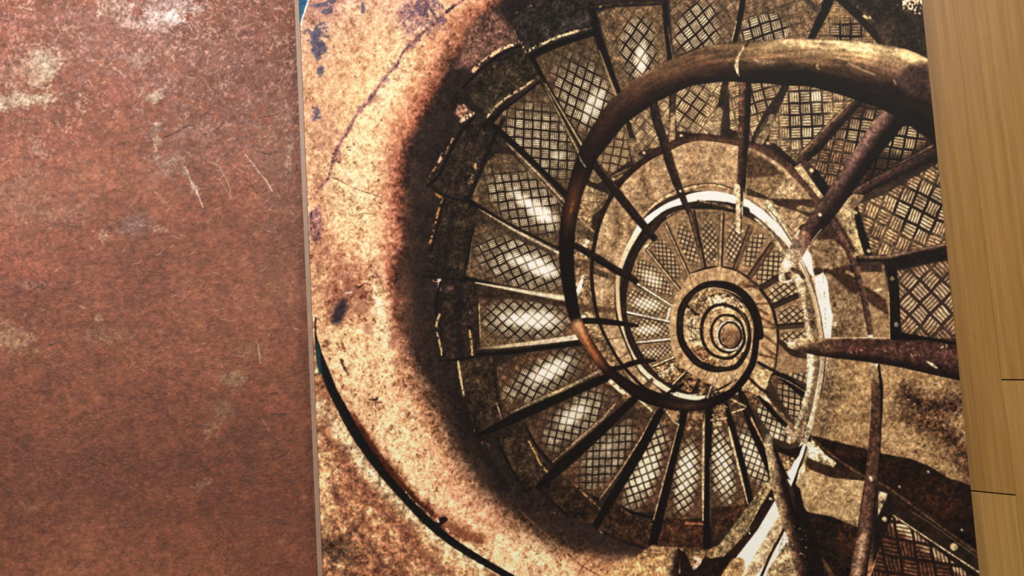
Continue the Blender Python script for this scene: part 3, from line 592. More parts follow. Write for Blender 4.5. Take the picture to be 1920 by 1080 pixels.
# light curb pieces
poly([(1489, 314), (1501, 306), (1520, 336), (1545, 372), (1534, 372), (1510, 342)], (190, 160, 112), f=1.5)
line([(1500, 308), (1520, 336), (1544, 370)], 1.5, (226, 196, 140))
poly([(1500, 296), (1524, 310), (1534, 330), (1522, 334), (1505, 312)], (70, 50, 34), f=2)
poly([(1520, 330), (1530, 316), (1548, 340), (1555, 356), (1548, 368), (1540, 362)], BK, f=1.5)
tube([(1521, 319), (1522, 320)], 7, (228, 206, 150), f=1.6, tex=None, smooth=False)
poly([(1564, 404), (1584, 376), (1600, 364), (1620, 366), (1608, 384), (1600, 392), (1604, 412), (1618, 470), (1628, 482), (1600, 484), (1590, 440), (1576, 416)], (182, 152, 104), f=1.6)
poly([(1590, 382), (1608, 366), (1620, 370), (1606, 386), (1598, 396)], (128, 100, 68), f=2)
line([(1582, 380), (1596, 410), (1610, 450), (1620, 480)], 2, (216, 186, 130))
poly([(1606, 386), (1612, 400), (1634, 470), (1636, 480), (1622, 480), (1612, 450), (1602, 410)], BK, f=1.5)
for x, y in [(1603, 398), (1628, 470)]: tube([(x, y), (x + 2, y + 1)], 6, (206, 186, 130), f=1.6, tex=None, smooth=False)
# stone of the right side
ST = [(1530, 430), (1548, 412), (1570, 430), (1590, 460), (1606, 500), (1622, 560), (1632, 634), (1556, 634), (1548, 560), (1530, 500), (1516, 470)]
W = bb(ST, 3); s = sdf(ST, W); b_ = ramp(N_FINE[W] * 1.3 + N_BLOT[W] + N_MED[W] * .5, [(-1.1, (62, 42, 28)), (0, (134, 104, 70)), (1.1, (212, 178, 128))]); put(W, b_, .5 - s / 1.6)
poly([(1548, 410), (1566, 404), (1590, 440), (1606, 470), (1596, 478), (1560, 448), (1530, 452)], (62, 42, 28), f=4, a=.9, jag=1)
poly([(1524, 502), (1560, 505), (1600, 494), (1608, 500), (1612, 540), (1606, 552), (1580, 534), (1552, 512), (1528, 516)], (54, 34, 22), f=4, jag=1)
tube([(1588, 510, 6), (1602, 516, 6)], 6, (170, 136, 92), f=3, smooth=False)
tube([(1574, 440, 26), (1560, 420, 20)], 20, (66, 44, 30), f=4, smooth=False, a=.8)
FR = [(1607, 500), (1650, 488), (1656, 492), (1668, 560), (1669, 636), (1636, 636), (1624, 570)]
W = bb(FR, 3); s = sdf(FR, W); b_ = ramp(N_FINE[W] * .7 + N_BLOT[W], [(-1, (100, 70, 44)), (0, (158, 122, 82)), (.9, (206, 172, 118))]); put(W, b_, .5 - s / 1.6)
poly([(1610, 492), (1650, 490), (1654, 510), (1614, 510)], (66, 46, 34), f=2)
line([(1608, 492), (1632, 488), (1650, 488), (1658, 500)], 3, (220, 186, 140), a=.9)
poly([(1614, 534), (1630, 540), (1660, 560), (1668, 590), (1660, 588), (1634, 572), (1618, 552)], (66, 42, 28), f=4, jag=1)
broken([(1642, 544), (1652, 542)], 7, (226, 196, 150), thr=-.2)
line([(1664, 520), (1667, 560), (1668, 634)], 2, (210, 176, 120), a=.6)
poly([(1660, 488), (1680, 496), (1686, 540), (1690, 640), (1670, 640), (1668, 560)], BK, f=1.6)
tube([(1607, 492, 20), (1660, 488, 20)], 20, (62, 42, 32), f=3, smooth=False, a=.6)
poly([(1606, 480), (1630, 480), (1700, 474), (1778, 456), (1778, 486), (1700, 500), (1660, 506), (1656, 490), (1608, 492)], (22, 15, 12), f=1.6)
tube([(1612, 482, 8), (1660, 482, 9), (1700, 474, 9), (1778, 458, 8)], 9, [(-1, (60, 42, 30)), (-.3, (140, 110, 80)), (.4, (84, 62, 46)), (1, (30, 20, 15))], f=1.6)
for x, y in [(1672, 522), (1680, 608)]: tube([(x, y), (x + 1, y + 1)], 8, (110, 104, 70) if y < 600 else (130, 120, 116), f=2, tex=(('fine', .5),), smooth=False)

# ---------------------------------------------------------------- second, narrower flight below
E2 = spl([(1250, 404), (1280, 394), (1320, 392), (1360, 396), (1392, 404), (1430, 424), (1462, 452), (1488, 490), (1504, 530), (1516, 580), (1522, 620), (1520, 680), (1500, 720), (1400, 760), (1330, 760), (1260, 745), (1216, 712), (1190, 670), (1176, 620), (1172, 570), (1176, 520), (1190, 476), (1216, 436)], 5, True)
W = bb(E2, 3); s = sdf(E2, W)
b_ = ramp(N_MED[W] + N_BLOT[W] * .5, [(-1, (110, 80, 52)), (0, (150, 116, 78)), (1, (186, 150, 104))]) * np.clip(1 + .4 * N_FINE[W], .5, 1.4)[..., None]
m = (.5 - s / 1.5) * np.clip((700 - YY[W] + (XX[W] - 1340) * -.0) / 20, 0, 1) 
put(W, b_, m)
WB = dict(weave=True, base=(150, 118, 80), lo=(30, 18, 12), hi=(214, 182, 134), bars=3, edge=.3)
def wv(pts, o, u, v, core, hot=None, **k):
    d = dict(WB); d.update(k); plate(pts, o, u, v, core=core, hot=hot, **d)
wv([(1262, 420), (1286, 400), (1300, 440), (1316, 500), (1298, 506), (1280, 470)], (1285, 450), (7.6, 2.5), (-2, 8), (1288, 462, 18, 42, -22))
wv([(1308, 404), (1350, 402), (1350, 440), (1348, 494), (1326, 498), (1314, 450)], (1330, 440), (6, 5.5), (-5, 6), (1330, 452, 15, 44, -4))
wv([(1364, 404), (1384, 408), (1400, 420), (1392, 460), (1374, 496), (1356, 494)], (1372, 450), (5.8, 5.2), (-4, 7), (1376, 456, 14, 42, 10))
wv([(1410, 436), (1440, 440), (1420, 478), (1400, 516), (1386, 506), (1398, 470)], (1420, 455), (9, 1), (-1, 9), (1416, 466, 16, 40, 28))
wv([(1456, 462), (1478, 480), (1462, 512), (1424, 540), (1408, 528), (1430, 490)], (1450, 490), (9.5, .8), (-.6, 9), (1444, 500, 20, 38, 40))
wv([(1466, 520), (1500, 530), (1504, 548), (1450, 576), (1438, 556), (1446, 540)], (1470, 545), (8, -6), (7, 7), (1468, 548, 32, 20, -20))
wv([(1458, 580), (1510, 560), (1514, 606), (1458, 608)], (1480, 588), (7.5, -6), (7, 7), (1484, 592, 30, 17, -10))
wv([(1464, 624), (1514, 620), (1510, 636), (1484, 648), (1466, 640)], (1480, 630), (7.5, -6), (7, 7), (1484, 630, 28, 14, -10))
wv([(1210, 464), (1222, 448), (1250, 444), (1290, 530), (1276, 540), (1240, 500)], (1243, 480), (7.4, .6), (.4, 7.6), (1252, 488, 18, 48, -28))
wv([(1184, 520), (1196, 490), (1210, 478), (1264, 540), (1264, 566), (1240, 552), (1200, 530)], (1210, 505), (7, 1.5), (-1, 7.5), (1224, 522, 48, 24, 40), hot=[(1222, 522, 24, 12, 40, 1.1)])
wv([(1176, 540), (1196, 534), (1256, 574), (1254, 600), (1176, 584)], (1200, 560), (6.5, 4), (-4, 6), (1212, 568, 44, 26, 15), hot=[(1214, 570, 30, 12, 10, 1.3)])
wv([(1178, 596), (1200, 594), (1256, 606), (1258, 630), (1190, 640), (1178, 622)], (1200, 615), (6, 4), (-4, 6), (1218, 617, 44, 20, 3), hot=[(1214, 618, 30, 9, 0, 1.3)])
wv([(1192, 656), (1216, 646), (1262, 642), (1262, 660), (1226, 680), (1204, 684), (1196, 670)], (1220, 660), (5, 4), (-4, 5), (1228, 662, 36, 16, -12), hot=[(1226, 660, 24, 8, -10, .7)])
poly([(1224, 690), (1290, 664), (1300, 680), (1262, 718), (1248, 716)], (130, 98, 64), f=1.5, tex=(('spk', .9), ('fine', .6)))
tube([(1236, 704, 14), (1262, 690, 12)], 12, (196, 170, 124), f=8, tex=(('spk', .8), ('fine', .6)), smooth=False)
poly([(1266, 724), (1300, 684), (1340, 694), (1384, 696), (1420, 680), (1400, 720), (1360, 744), (1300, 742)], (104, 76, 50), f=1.5, tex=(('spk', 1.0), ('blot', .5)))
for p, w in [([(1300, 684), (1264, 726)], 3), ([(1322, 694), (1300, 738)], 9), ([(1338, 698), (1330, 742)], 8), ([(1358, 700), (1360, 730)], 8), ([(1300, 680), (1272, 712)], 6)]:
    tube(p, w, (34, 22, 15), f=2, smooth=False, a=.9)
line([(1262, 720), (1292, 690)], 2.5, (220, 188, 134), smooth=False)
for x, y in [(1308, 690), (1350, 700), (1372, 700), (1290, 720), (1340, 715)]: broken([(x, y), (x + 8, y + 5)], 8, (196, 150, 92), thr=0)
# radial bars of that flight
def bar2(a, b, w=4.5, c=(206, 176, 128), d=(34, 22, 15), dw=3):
    ax, ay = a; bx, by = b; L = math.hypot(bx - ax, by - ay); nx, ny = -(by - ay) / L, (bx - ax) / L
    o = w / 2 + dw / 2 - .4
    tube([(ax - nx * o, ay - ny * o), (bx - nx * o, by - ny * o)], dw, d, smooth=False, f=1.2, tex=None)
    tube([a, b], w, c, smooth=False, f=1.2, tex=(('fine', .3),))
    tube([(ax + nx * w / 2, ay + ny * w / 2), (bx + nx * w / 2, by + ny * w / 2)], 1.3, d, smooth=False, f=1.1, tex=None, a=.8)
bar2((1209, 464), (1281, 553), 4, (190, 160, 118))
bar2((1247, 420), (1300, 536), 4, (176, 146, 104))
bar2((1297, 395), (1319, 504), 4, (130, 104, 74), dw=5)
bar2((1353, 396), (1349, 500), 5, (176, 144, 104), dw=4)
bar2((1378, 507), (1409, 424), 7, (110, 84, 58), dw=3)
bar2((1404, 524), (1450, 458), 7, (96, 70, 48), dw=4)
bar2((1424, 544), (1462, 520), 8, (58, 40, 28), dw=4)
bar2((1449, 576), (1504, 552), 7, (46, 32, 22), dw=4)
bar2((1456, 615), (1518, 610), 6, (70, 48, 34), dw=5)
tube([(1462, 640, 8), (1486, 660, 14), (1512, 668, 10)], 10, (50, 34, 22), f=2)
bar2((1271, 580), (1191, 529), 4.5, (228, 206, 164)); bar2((1196, 540), (1258, 577), 2, (190, 160, 118), dw=1.5)
bar2((1262, 604), (1176, 585), 4.5, (240, 222, 184))
bar2((1268, 634), (1191, 642), 4.5, (240, 224, 186))
bar2((1280, 662), (1224, 686), 4, (226, 200, 152))
line([(1256, 578), (1250, 600)], 4, (240, 225, 190), smooth=False); line([(1255, 612), (1258, 632)], 3, (220, 196, 150), smooth=False); line([(1262, 650), (1266, 662)], 3, (220, 196, 150), smooth=False); line([(1266, 560), (1272, 548)], 2.5, (210, 180, 132), smooth=False)
# inner stone collar round the well
COL = spl([(1296, 512), (1324, 503), (1358, 500), (1384, 508), (1407, 522), (1431, 547), (1447, 573), (1456, 604), (1458, 629), (1456, 662), (1449, 689), (1440, 720), (1424, 742), (1400, 730), (1380, 740), (1330, 720), (1280, 690), (1262, 662), (1257, 629), (1256, 596), (1264, 564), (1280, 538)], 5, True)
W = bb(COL, 3); s = sdf(COL, W)
ang = np.degrees(np.arctan2(YY[W] - 630, XX[W] - 1362))
b_ = ramp(N_MED[W] * .8 + N_BLOT[W] * .5 + .5 * np.sin(np.radians(ang) * 22) * .3, [(-1, (150, 110, 70)), (0, (206, 166, 114)), (.8, (236, 204, 152))]) * np.clip(1 + .35 * N_FINE[W], .5, 1.4)[..., None]
put(W, b_, (.5 - s / 1.5) * np.clip((770 - YY[W] - .0), 0, 1))
for k_ in range(30):
    t = math.radians(k_ * 12 + 5); 
    line([(1362 + 72 * math.cos(t), 618 + 86 * math.sin(t)), (1360 + 99 * math.cos(t + .06), 622 + 119 * math.sin(t + .06))], 1.2 + (k_ % 3) * .8, (132, 92, 60), a=.5, smooth=False)
for k_ in (1, 4, 6, 9, 12, 26, 28):
    t = math.radians(k_ * 12 + 8)
    poly([(1362 + 72 * math.cos(t), 618 + 86 * math.sin(t)), (1360 + 99 * math.cos(t - .02), 622 + 117 * math.sin(t - .02)), (1360 + 99 * math.cos(t + .1), 622 + 117 * math.sin(t + .1)), (1362 + 74 * math.cos(t + .06), 618 + 88 * math.sin(t + .06))], (142, 100, 64), f=3, a=.5)
line([(1296, 512, 2), (1324, 503, 4), (1345, 500, 2)], 3, (24, 15, 11)); line([(1354, 500, 3), (1372, 504, 4), (1384, 509, 2)], 3, (24, 15, 11)); line([(1386, 510, 3), (1407, 524, 5), (1431, 549, 6), (1447, 575, 6), (1455, 604, 6), (1459, 632, 5), (1457, 660, 4)], 5, (34, 22, 15))
line([(1456, 664, 4), (1453, 690, 3), (1440, 716, 4)], 3, (40, 26, 17), a=.8)
line([(1320, 506), (1320, 528)], 2.5, (170, 130, 88), a=.7); line([(1352, 502), (1350, 520)], 1.6, (150, 110, 74), a=.7)
for p, w in [([(1392, 538), (1410, 536), (1420, 540)], 6), ([(1412, 570), (1440, 569)], 4), ([(1416, 576), (1440, 590)], 5), ([(1420, 592), (1452, 610)], 6), ([(1424, 612), (1456, 616)], 4), ([(1426, 624), (1456, 646)], 5), ([(1430, 650), (1452, 664)], 3), ([(1424, 664), (1452, 672)], 5)]:
    tube(p, w, (98, 64, 40), f=3, smooth=False, a=.85)
tube([(1386, 536, 14), (1400, 530, 10), (1416, 524, 8)], 10, (150, 108, 68), f=5, a=.7)
for p in [[(1292, 514), (1300, 540)], [(1284, 538), (1292, 550)]]: line(p, 2, (120, 86, 56), a=.7)
poly([(1408, 700), (1424, 680), (1450, 694), (1438, 720)], (196, 158, 108), f=1.5); poly([(1390, 728), (1400, 712), (1430, 734), (1424, 742)], (204, 166, 114), f=1.5)
poly([(1424, 742), (1434, 738), (1446, 756), (1436, 752)], (226, 196, 146), f=1.5)
# dark treads of the wide flight meeting the rail from below
for p, w in [([(1422, 680), (1452, 696), (1470, 706)], 6), ([(1402, 706), (1425, 728), (1440, 736)], 5), ([(1386, 730), (1396, 756), (1404, 780)], 9)]: tube(p, w, (24, 15, 11), f=2)
for p in [[(1240, 756, 5), (1262, 788, 3), (1272, 796, 2)], [(1192, 742, 6), (1222, 770, 4)], [(1145, 715, 8), (1165, 733, 8), (1180, 742, 3)], [(1333, 788), (1362, 784)], [(1370, 748), (1398, 762)], [(1372, 774), (1396, 766)]]:
    tube(p, 3, (226, 196, 140), f=1.6, tex=(('spk', .7),), jag=.6)
poly([(1336, 792), (1353, 790), (1354, 798), (1338, 799)], (220, 190, 140), f=1.4)
broken([(1290, 805), (1300, 800), (1310, 806)], 5, (226, 180, 140), thr=-.2)
for a_ in [(1258, 768, 1276, 790), (1296, 775, 1318, 786), (1332, 760, 1360, 784)]:
    dots(a_[0], a_[1], a_[2], a_[3], 26, 4, (190, 150, 100), int(a_[0]), a=.7)

# ---------------------------------------------------------------- right hand string: grey and white bands
tube([(1452, 440, 18), (1480, 480, 26), (1500, 520, 30), (1514, 560, 28), (1524, 610, 26), (1528, 660, 24), (1526, 720, 24), (1516, 770, 22), (1500, 810, 20)], 26, [(-1, (150, 120, 84)), (-.5, (122, 96, 66)), (.2, (140, 114, 80)), (.7, (190, 160, 114)), (1, (120, 90, 60))], f=1.6)
tube([(1416, 410, 3), (1440, 430, 6), (1462, 458, 8), (1478, 482, 9)], 8, (222, 192, 142), f=1.5)
tube([(1426, 414, 3), (1450, 436, 7), (1476, 470, 10)], 8, (120, 92, 64), f=2)
tube([(1506, 550, 3), (1512, 600, 8), (1517, 640, 10), (1520, 676, 14), (1518, 720, 11), (1511, 749, 10), (1502, 780, 9), (1493, 802, 8)], 9, [(-1, (190, 160, 112)), (0, (244, 226, 180)), (1, (206, 176, 128))], f=1.6, jag=.4)
tube([(1497, 520, 14), (1504, 540, 14), (1508, 556, 6)], 12, (224, 196, 146), f=2, jag=.7)
tube([(1522, 606, 12), (1526, 612, 10)], 10, (70, 50, 36), f=2, tex=(('spk', .8),), smooth=False)
WHITE = (255, 248, 218)
tube([(1422, 398, 17), (1440, 413, 16), (1458, 431, 15), (1476, 450, 13), (1494, 478, 10), (1508, 508, 9), (1520, 540, 9), (1530, 575, 8), (1537, 610, 8), (1542, 640, 9), (1544, 665, 10), (1540, 704, 11), (1532, 749, 11), (1521, 793, 11), (1509, 829, 13), (1494, 862, 18), (1482, 887, 24)], 12,
     None, f=1.4, tex=(('fine', .12),), ends=[(0, [(-1, WHITE), (1, WHITE)]), (.2, [(-1, WHITE), (1, (246, 228, 186))]), (.4, [(-1, (236, 214, 166)), (1, (180, 146, 102))]), (.62, [(-1, (226, 196, 146)), (0, (214, 180, 130)), (1, (240, 220, 176))]), (1, [(-1, WHITE), (1, (250, 240, 210))])])
poly([(1514, 470), (1520, 476), (1527, 522), (1518, 512), (1502, 482), (1510, 472)], WHITE, f=1.3, tex=(('fine', .1),))
poly([(1527, 522), (1543, 510), (1552, 528), (1556, 570), (1562, 594), (1557, 634), (1552, 700), (1540, 745), (1535, 760), (1546, 680), (1545, 634), (1540, 590), (1530, 546)], WHITE, f=1.3, tex=(('fine', .12),))
line([(1543, 512), (1546, 560), (1548, 634)], 3, (226, 216, 180), a=.5)
line([(1502, 492, 1.5), (1524, 540, 2), (1536, 580, 2), (1543, 622, 3), (1546, 640, 2)], 2, (110, 80, 52), a=.85)
line([(1548, 662, 2), (1545, 704, 2.5), (1537, 749, 3), (1527, 793, 3), (1515, 829, 3.5), (1500, 873, 4), (1488, 905, 5)], 3, (26, 16, 12))
line([(1432, 382, 1), (1456, 410, 2), (1478, 444, 2.5), (1486, 456, 2)], 2, (70, 48, 32), a=.9)

# white band on the left of the second flight
tube([(1222, 402, 8), (1196, 434, 8), (1178, 464, 7), (1166, 500, 6), (1155, 540, 5), (1156, 580, 5), (1162, 612, 5), (1176, 645, 5), (1194, 682, 5)], 5, (44, 26, 18), f=1.4)
tube([(1376, 356, 5), (1340, 347, 7), (1302, 350, 8), (1262, 362, 8), (1231, 380, 7), (1206, 402, 4)], 8, [(-1, (60, 40, 28)), (-.7, (206, 160, 110)), (.5, (216, 172, 122)), (.8, (50, 32, 22)), (1, (50, 32, 22))], f=1.3)
line([(1280, 352), (1310, 345), (1345, 345), (1376, 356)], 1.6, (30, 20, 14))
tube([(1428, 402, 17), (1396, 381, 17), (1369, 373, 17), (1335, 367, 18), (1302, 370, 17), (1276, 378, 14), (1253, 387, 13), (1231, 400, 12), (1211, 415, 12), (1199, 428, 12), (1188, 446, 11), (1178, 464, 10), (1169, 485, 9), (1162, 507, 8), (1158, 529, 7.5), (1158, 551, 7.5), (1160, 578, 7.5), (1165, 604, 7), (1174, 631, 6.5), (1184, 655, 7), (1200, 687, 9), (1218, 705, 11), (1240, 722, 12), (1262, 735, 11), (1284, 743, 9), (1307, 746, 8), (1326, 743, 3)], 12,
     None, f=1.3, tex=(('fine', .05),), ends=[(0, WHITE), (.34, WHITE), (.40, (244, 222, 176)), (.55, (226, 190, 140)), (.7, (240, 214, 168)), (1, (250, 232, 190))])
tube([(1398, 396, 16), (1369, 388, 16), (1340, 384, 14), (1300, 384, 12), (1278, 390, 12), (1256, 398, 14), (1236, 412, 16), (1219, 432, 18), (1205, 448, 16), (1192, 470, 14), (1182, 495, 13), (1175, 520, 12), (1170, 545, 12), (1169, 575, 11), (1172, 600, 10), (1180, 630, 12), (1190, 652, 13), (1204, 676, 13), (1222, 698, 10), (1244, 716, 7), (1270, 732, 5), (1300, 738, 4), (1330, 737, 4), (1352, 728, 4), (1380, 712, 4)], 12, [(-1, (18, 11, 9)), (0, (46, 32, 22)), (.6, (30, 20, 14)), (1, (18, 11, 9))], f=1.5, jag=.4)
tube([(1308, 376, 3), (1350, 384, 5), (1380, 392, 4)], 4, (120, 94, 68), f=2, tex=(('spk', .8),))
tube([(1208, 468, 8), (1214, 462, 9), (1222, 450, 6)], 8, (226, 196, 140), f=1.5, smooth=False); line([(1210, 470), (1224, 452)], 2, (30, 20, 14))
line([(1204, 690), (1240, 722)], 1.5, (20, 12, 9), a=.0)
line([(1250, 407), (1270, 396), (1300, 394)], 3, (150, 120, 84), a=.8); line([(1252, 402), (1280, 391)], 2, (24, 16, 12), a=.8)
poly([(1306, 398), (1360, 396), (1356, 402), (1308, 402)], (110, 86, 60), f=1.5)

# ---------------------------------------------------------------- thin dark string
tube([(1531, 375, 12), (1513, 352, 12), (1493, 330, 12), (1471, 308, 12), (1444, 288, 13), (1413, 273, 12), (1382, 266, 12), (1358, 262, 13), (1318, 257, 13), (1284, 262, 14), (1253, 276, 15), (1224, 291, 12), (1196, 310, 11), (1173, 331, 11), (1158, 350, 10), (1142, 375, 9), (1131, 398, 9), (1122, 424, 8), (1116, 450, 8), (1111, 480, 7), (1109, 510, 7), (1111, 540, 7), (1116, 575, 7), (1123, 602, 7), (1132, 625, 6), (1146, 652, 6), (1162, 678, 6), (1186, 706, 6), (1210, 728, 6), (1240, 742, 8)], 10,
     None, f=1.4, ends=[(0, [(-1, (100, 72, 48)), (0, (84, 56, 42)), (1, (70, 44, 32))]), (.3, [(-1, (60, 38, 26)), (0, (74, 46, 32)), (1, (34, 20, 14))]), (.42, [(-1, (24, 14, 10)), (1, (40, 24, 16))]), (1, [(-1, (20, 12, 9)), (1, (28, 17, 12))])])
tube([(1550, 402, 10), (1566, 426, 12), (1580, 450, 12), (1595, 480, 12), (1607, 512, 12), (1618, 550, 12), (1625, 585, 12), (1632, 620, 12), (1634, 636, 12)], 12, [(-1, (110, 78, 56)), (-.2, (96, 66, 50)), (.6, (66, 42, 32)), (1, (40, 26, 20))], f=1.5)
tube([(1630, 631), (1634, 631)], 6, (245, 225, 195), f=2, tex=None, smooth=False)
tube([(1563, 607), (1566, 607)], 8, (226, 196, 150), f=2, smooth=False)

# ---------------------------------------------------------------- the well: coil after coil of rail
def el(cx, cy, rx, ry, a0=0, a1=360, n=40, dg=0):
    th = math.radians(dg); o = []
    for i in range(n + 1):
        t = math.radians(a0 + (a1 - a0) * i / n); X = rx * math.cos(t); Y = ry * math.sin(t)
        o.append((cx + X * math.cos(th) - Y * math.sin(th), cy + X * math.sin(th) + Y * math.cos(th)))
    return o
WELL = el(1345, 610, 66, 82)
poly(WELL, (196, 156, 106), f=1.5, tex=(('blot', .3), ('fine', .4)))
# treads seen in the coil (left part mottled pale, bottom brown)
for p, c in [([(1300, 560), (1318, 545), (1340, 540), (1330, 560), (1312, 580), (1304, 600)], (176, 138, 92)), ([(1287, 600), (1300, 590), (1318, 620), (1320, 650), (1292, 640)], (206, 176, 126)), ([(1292, 650), (1320, 650), (1330, 668), (1318, 684), (1300, 670)], (150, 104, 68)),
             ([(1320, 676), (1340, 672), (1345, 688), (1330, 690)], (140, 98, 64)), ([(1325, 556), (1380, 548), (1396, 575), (1360, 580), (1325, 580)], (222, 184, 134))]:
    poly(p, c, f=3, tex=(('spk', .6), ('fine', .5)), a=.8)
for a, b in [((1288, 612), (1316, 618)), ((1292, 638), (1318, 636)), ((1300, 660), (1322, 650)), ((1302, 568), (1322, 592)), ((1314, 556), (1330, 578)), ((1316, 678), (1330, 662)), ((1336, 688), (1342, 674)), ((1330, 552), (1340, 574))]:
    line([a, b], 2, (74, 48, 32), a=.85, smooth=False)
for a0 in range(0, 9):
    t = math.radians(200 + a0 * 17); 
    tube([(1350 + 50 * math.cos(t), 612 + 60 * math.sin(t)), (1350 + 50 * math.cos(t + .09), 612 + 60 * math.sin(t + .09))], 3, (30, 18, 12), f=1.4, smooth=False, tex=None)
line(el(1352, 618, 56, 68, 165, 330), 2, (70, 46, 30), a=.6)
# main coil outer ring
tube([(1424, 629, 17), (1417, 592, 17), (1400, 562, 20), (1372, 541, 20), (1340, 533, 14), (1318, 537, 13), (1300, 550, 14), (1284, 568, 14), (1276, 590, 13), (1275, 624, 13), (1281, 646, 13), (1293, 664, 14), (1312, 682, 14), (1338, 692, 12), (1360, 692, 9), (1380, 687, 10), (1394, 670, 9), (1403, 650, 8), (1405, 625, 7), (1399, 600, 8), (1384, 582, 7), (1360, 572, 6), (1342, 573, 6), (1328, 582, 7), (1318, 600, 7), (1315, 622, 6), (1320, 645, 6), (1332, 662, 6), (1352, 671, 6), (1372, 670, 6), (1388, 656, 6), (1396, 635, 5), (1390, 608, 5), (1376, 594, 5), (1356, 591, 5), (1342, 600, 5), (1334, 618, 5), (1337, 640, 5), (1350, 656, 5), (1370, 660, 5), (1386, 645, 5), (1389, 625, 5), (1380, 608, 5), (1366, 602, 4), (1352, 608, 4), (1346, 625, 4), (1350, 642, 4), (1364, 652, 4)], 10,
     [(-1, (16, 10, 8)), (0, (34, 22, 15)), (.5, (22, 14, 10)), (1, (16, 10, 8))], f=1.4, n=6)
line([(1392, 560), (1375, 549), (1350, 541), (1330, 540), (1312, 547), (1298, 560), (1288, 580), (1285, 610), (1288, 636), (1300, 660), (1318, 678)], 2.2, (214, 176, 130), a=.8, jag=.4)
line([(1383, 575), (1397, 598), (1402, 625), (1398, 650)], 1.5, (180, 140, 96), a=.6)
line(el(1369, 629, 24, 28, 20, 330, 30), 2.6, (246, 230, 196), a=.95)
line(el(1369, 629, 20, 24), 3, (40, 25, 17), a=.9)
W = win(1345, 600, 1395, 660); r = np.sqrt(((XX[W] - 1370) / 18) ** 2 + ((YY[W] - 630) / 22) ** 2)
put(W, ramp(N_BLOT[W] + N_MED[W] * .5 - (YY[W] - 630) / 60, [(-.6, (80, 52, 36)), (0, (150, 108, 72)), (.6, (214, 172, 120))]), (1 - r) * 12)
line([(1395, 610), (1400, 635), (1392, 660)], 2, (240, 215, 170), a=.7)
broken([(1290, 575), (1300, 584), (1308, 590)], 5, (20, 12, 9), thr=-.6)
dots(1330, 560, 1400, 700, 16, 2.6, (20, 12, 8), 44); dots(1284, 560, 1320, 680, 26, 3, (120, 84, 52), 45)

# ---------------------------------------------------------------- balusters behind the big rail
tube([(1226, 196, 17), (1233, 230, 18), (1244, 262, 17), (1256, 305, 17), (1268, 340, 16), (1277, 362, 13), (1286, 385, 11), (1294, 402, 9)], 15, [(-1, (54, 34, 24)), (0, (40, 26, 19)), (1, (20, 13, 10))], f=1.4)
tube([(1294, 400, 9), (1302, 430, 8), (1310, 462, 7)], 8, [(-1, (20, 13, 10)), (0, (100, 78, 58)), (1, (24, 16, 12))], f=1.4, smooth=False)
tube([(1275, 358), (1276, 359)], 4, (240, 215, 180), f=1.5, tex=None, smooth=False)
tube([(1116, 308, 16), (1151, 354, 17), (1182, 393, 16), (1206, 422, 15), (1226, 446, 13)], 15, [(-1, (36, 22, 16)), (0, (30, 19, 14)), (1, (16, 10, 8))], f=1.4)
line([(1122, 306), (1140, 330), (1158, 353)], 1.6, (110, 84, 60), a=.7)
tube([(1078, 460, 12), (1118, 483, 14), (1151, 504, 14), (1178, 518, 14), (1192, 527, 11)], 13, [(-1, (40, 26, 18)), (1, (16, 10, 8))], f=1.4)
tube([(1088, 602, 11), (1120, 602, 12), (1160, 606, 10), (1195, 611, 6)], 11, (18, 11, 9), f=1.4)
tube([(1138, 692, 8), (1160, 690, 10), (1190, 680, 10), (1212, 677, 9), (1228, 676, 5)], 9, (22, 13, 10), f=1.4)
poly([(1205, 722), (1222, 708), (1226, 712), (1218, 728)], (96, 70, 46), f=2)
tube([(1247, 746, 10), (1258, 736, 10), (1272, 726, 9), (1284, 718, 4)], 9, (20, 12, 9), f=1.4)
tube([(1284, 718), (1290, 724)], 4, (200, 150, 90), f=1.4, smooth=False); tube([(1326, 745, 8), (1332, 728, 6), (1337, 720, 4)], 6, [(-1, (20, 12, 9)), (.2, (226, 200, 160)), (1, (20, 12, 9))], f=1.4)
line([(1258, 737), (1290, 741), (1316, 738)], 2.2, (250, 236, 196), a=.9)
line([(1378, 700), (1380, 708)], 4, (226, 200, 160), a=.8, smooth=False)
line([(1340, 735), (1362, 728), (1378, 712)], 2, (226, 190, 140), a=.7)

# ---------------------------------------------------------------- lower right: stone landing, black string, last plate
LAND = [(1555, 660), (1640, 676), (1700, 690), (1812, 708), (1870, 720), (1870, 935), (1820, 909), (1778, 896), (1742, 874), (1709, 861), (1653, 850), (1627, 843), (1520, 814), (1530, 770), (1545, 720)]
W = bb(LAND, 3); s = sdf(LAND, W)
b_ = ramp(N_FINE[W] * .9 + N_BLOT[W] * .9 + N_MED[W] * .5, [(-1.1, (88, 60, 36)), (0, (160, 124, 80)), (1, (224, 188, 130))])
b_ = b_ * np.clip(1 + .5 * N_CR[W], .5, 1.5)[..., None]; put(W, b_, .5 - s / 1.6)
for p, w, c, a in [([(1560, 670), (1555, 740), (1545, 800)], 40, (110, 90, 62), .45), ([(1700, 740), (1740, 760), (1790, 760)], 46, (66, 40, 26), .65), ([(1740, 790), (1790, 830), (1825, 880)], 56, (74, 46, 28), .55), ([(1690, 780), (1720, 790)], 30, (84, 54, 34), .5), ([(1790, 720), (1830, 800)], 16, (76, 48, 30), .4)]:
    W = bb([(q[0], q[1]) for q in p], w); 
    tube(p, w, c, f=22, a=a, jag=6, tex=(('spk', .8), ('blot', .5)))
dots(1560, 670, 1825, 900, 160, 3, (236, 206, 156), 31, a=.55, cond=lambda x, y: y < 800 + (x - 1520) * .33 and x < 1796 + (y - 690) * .1)
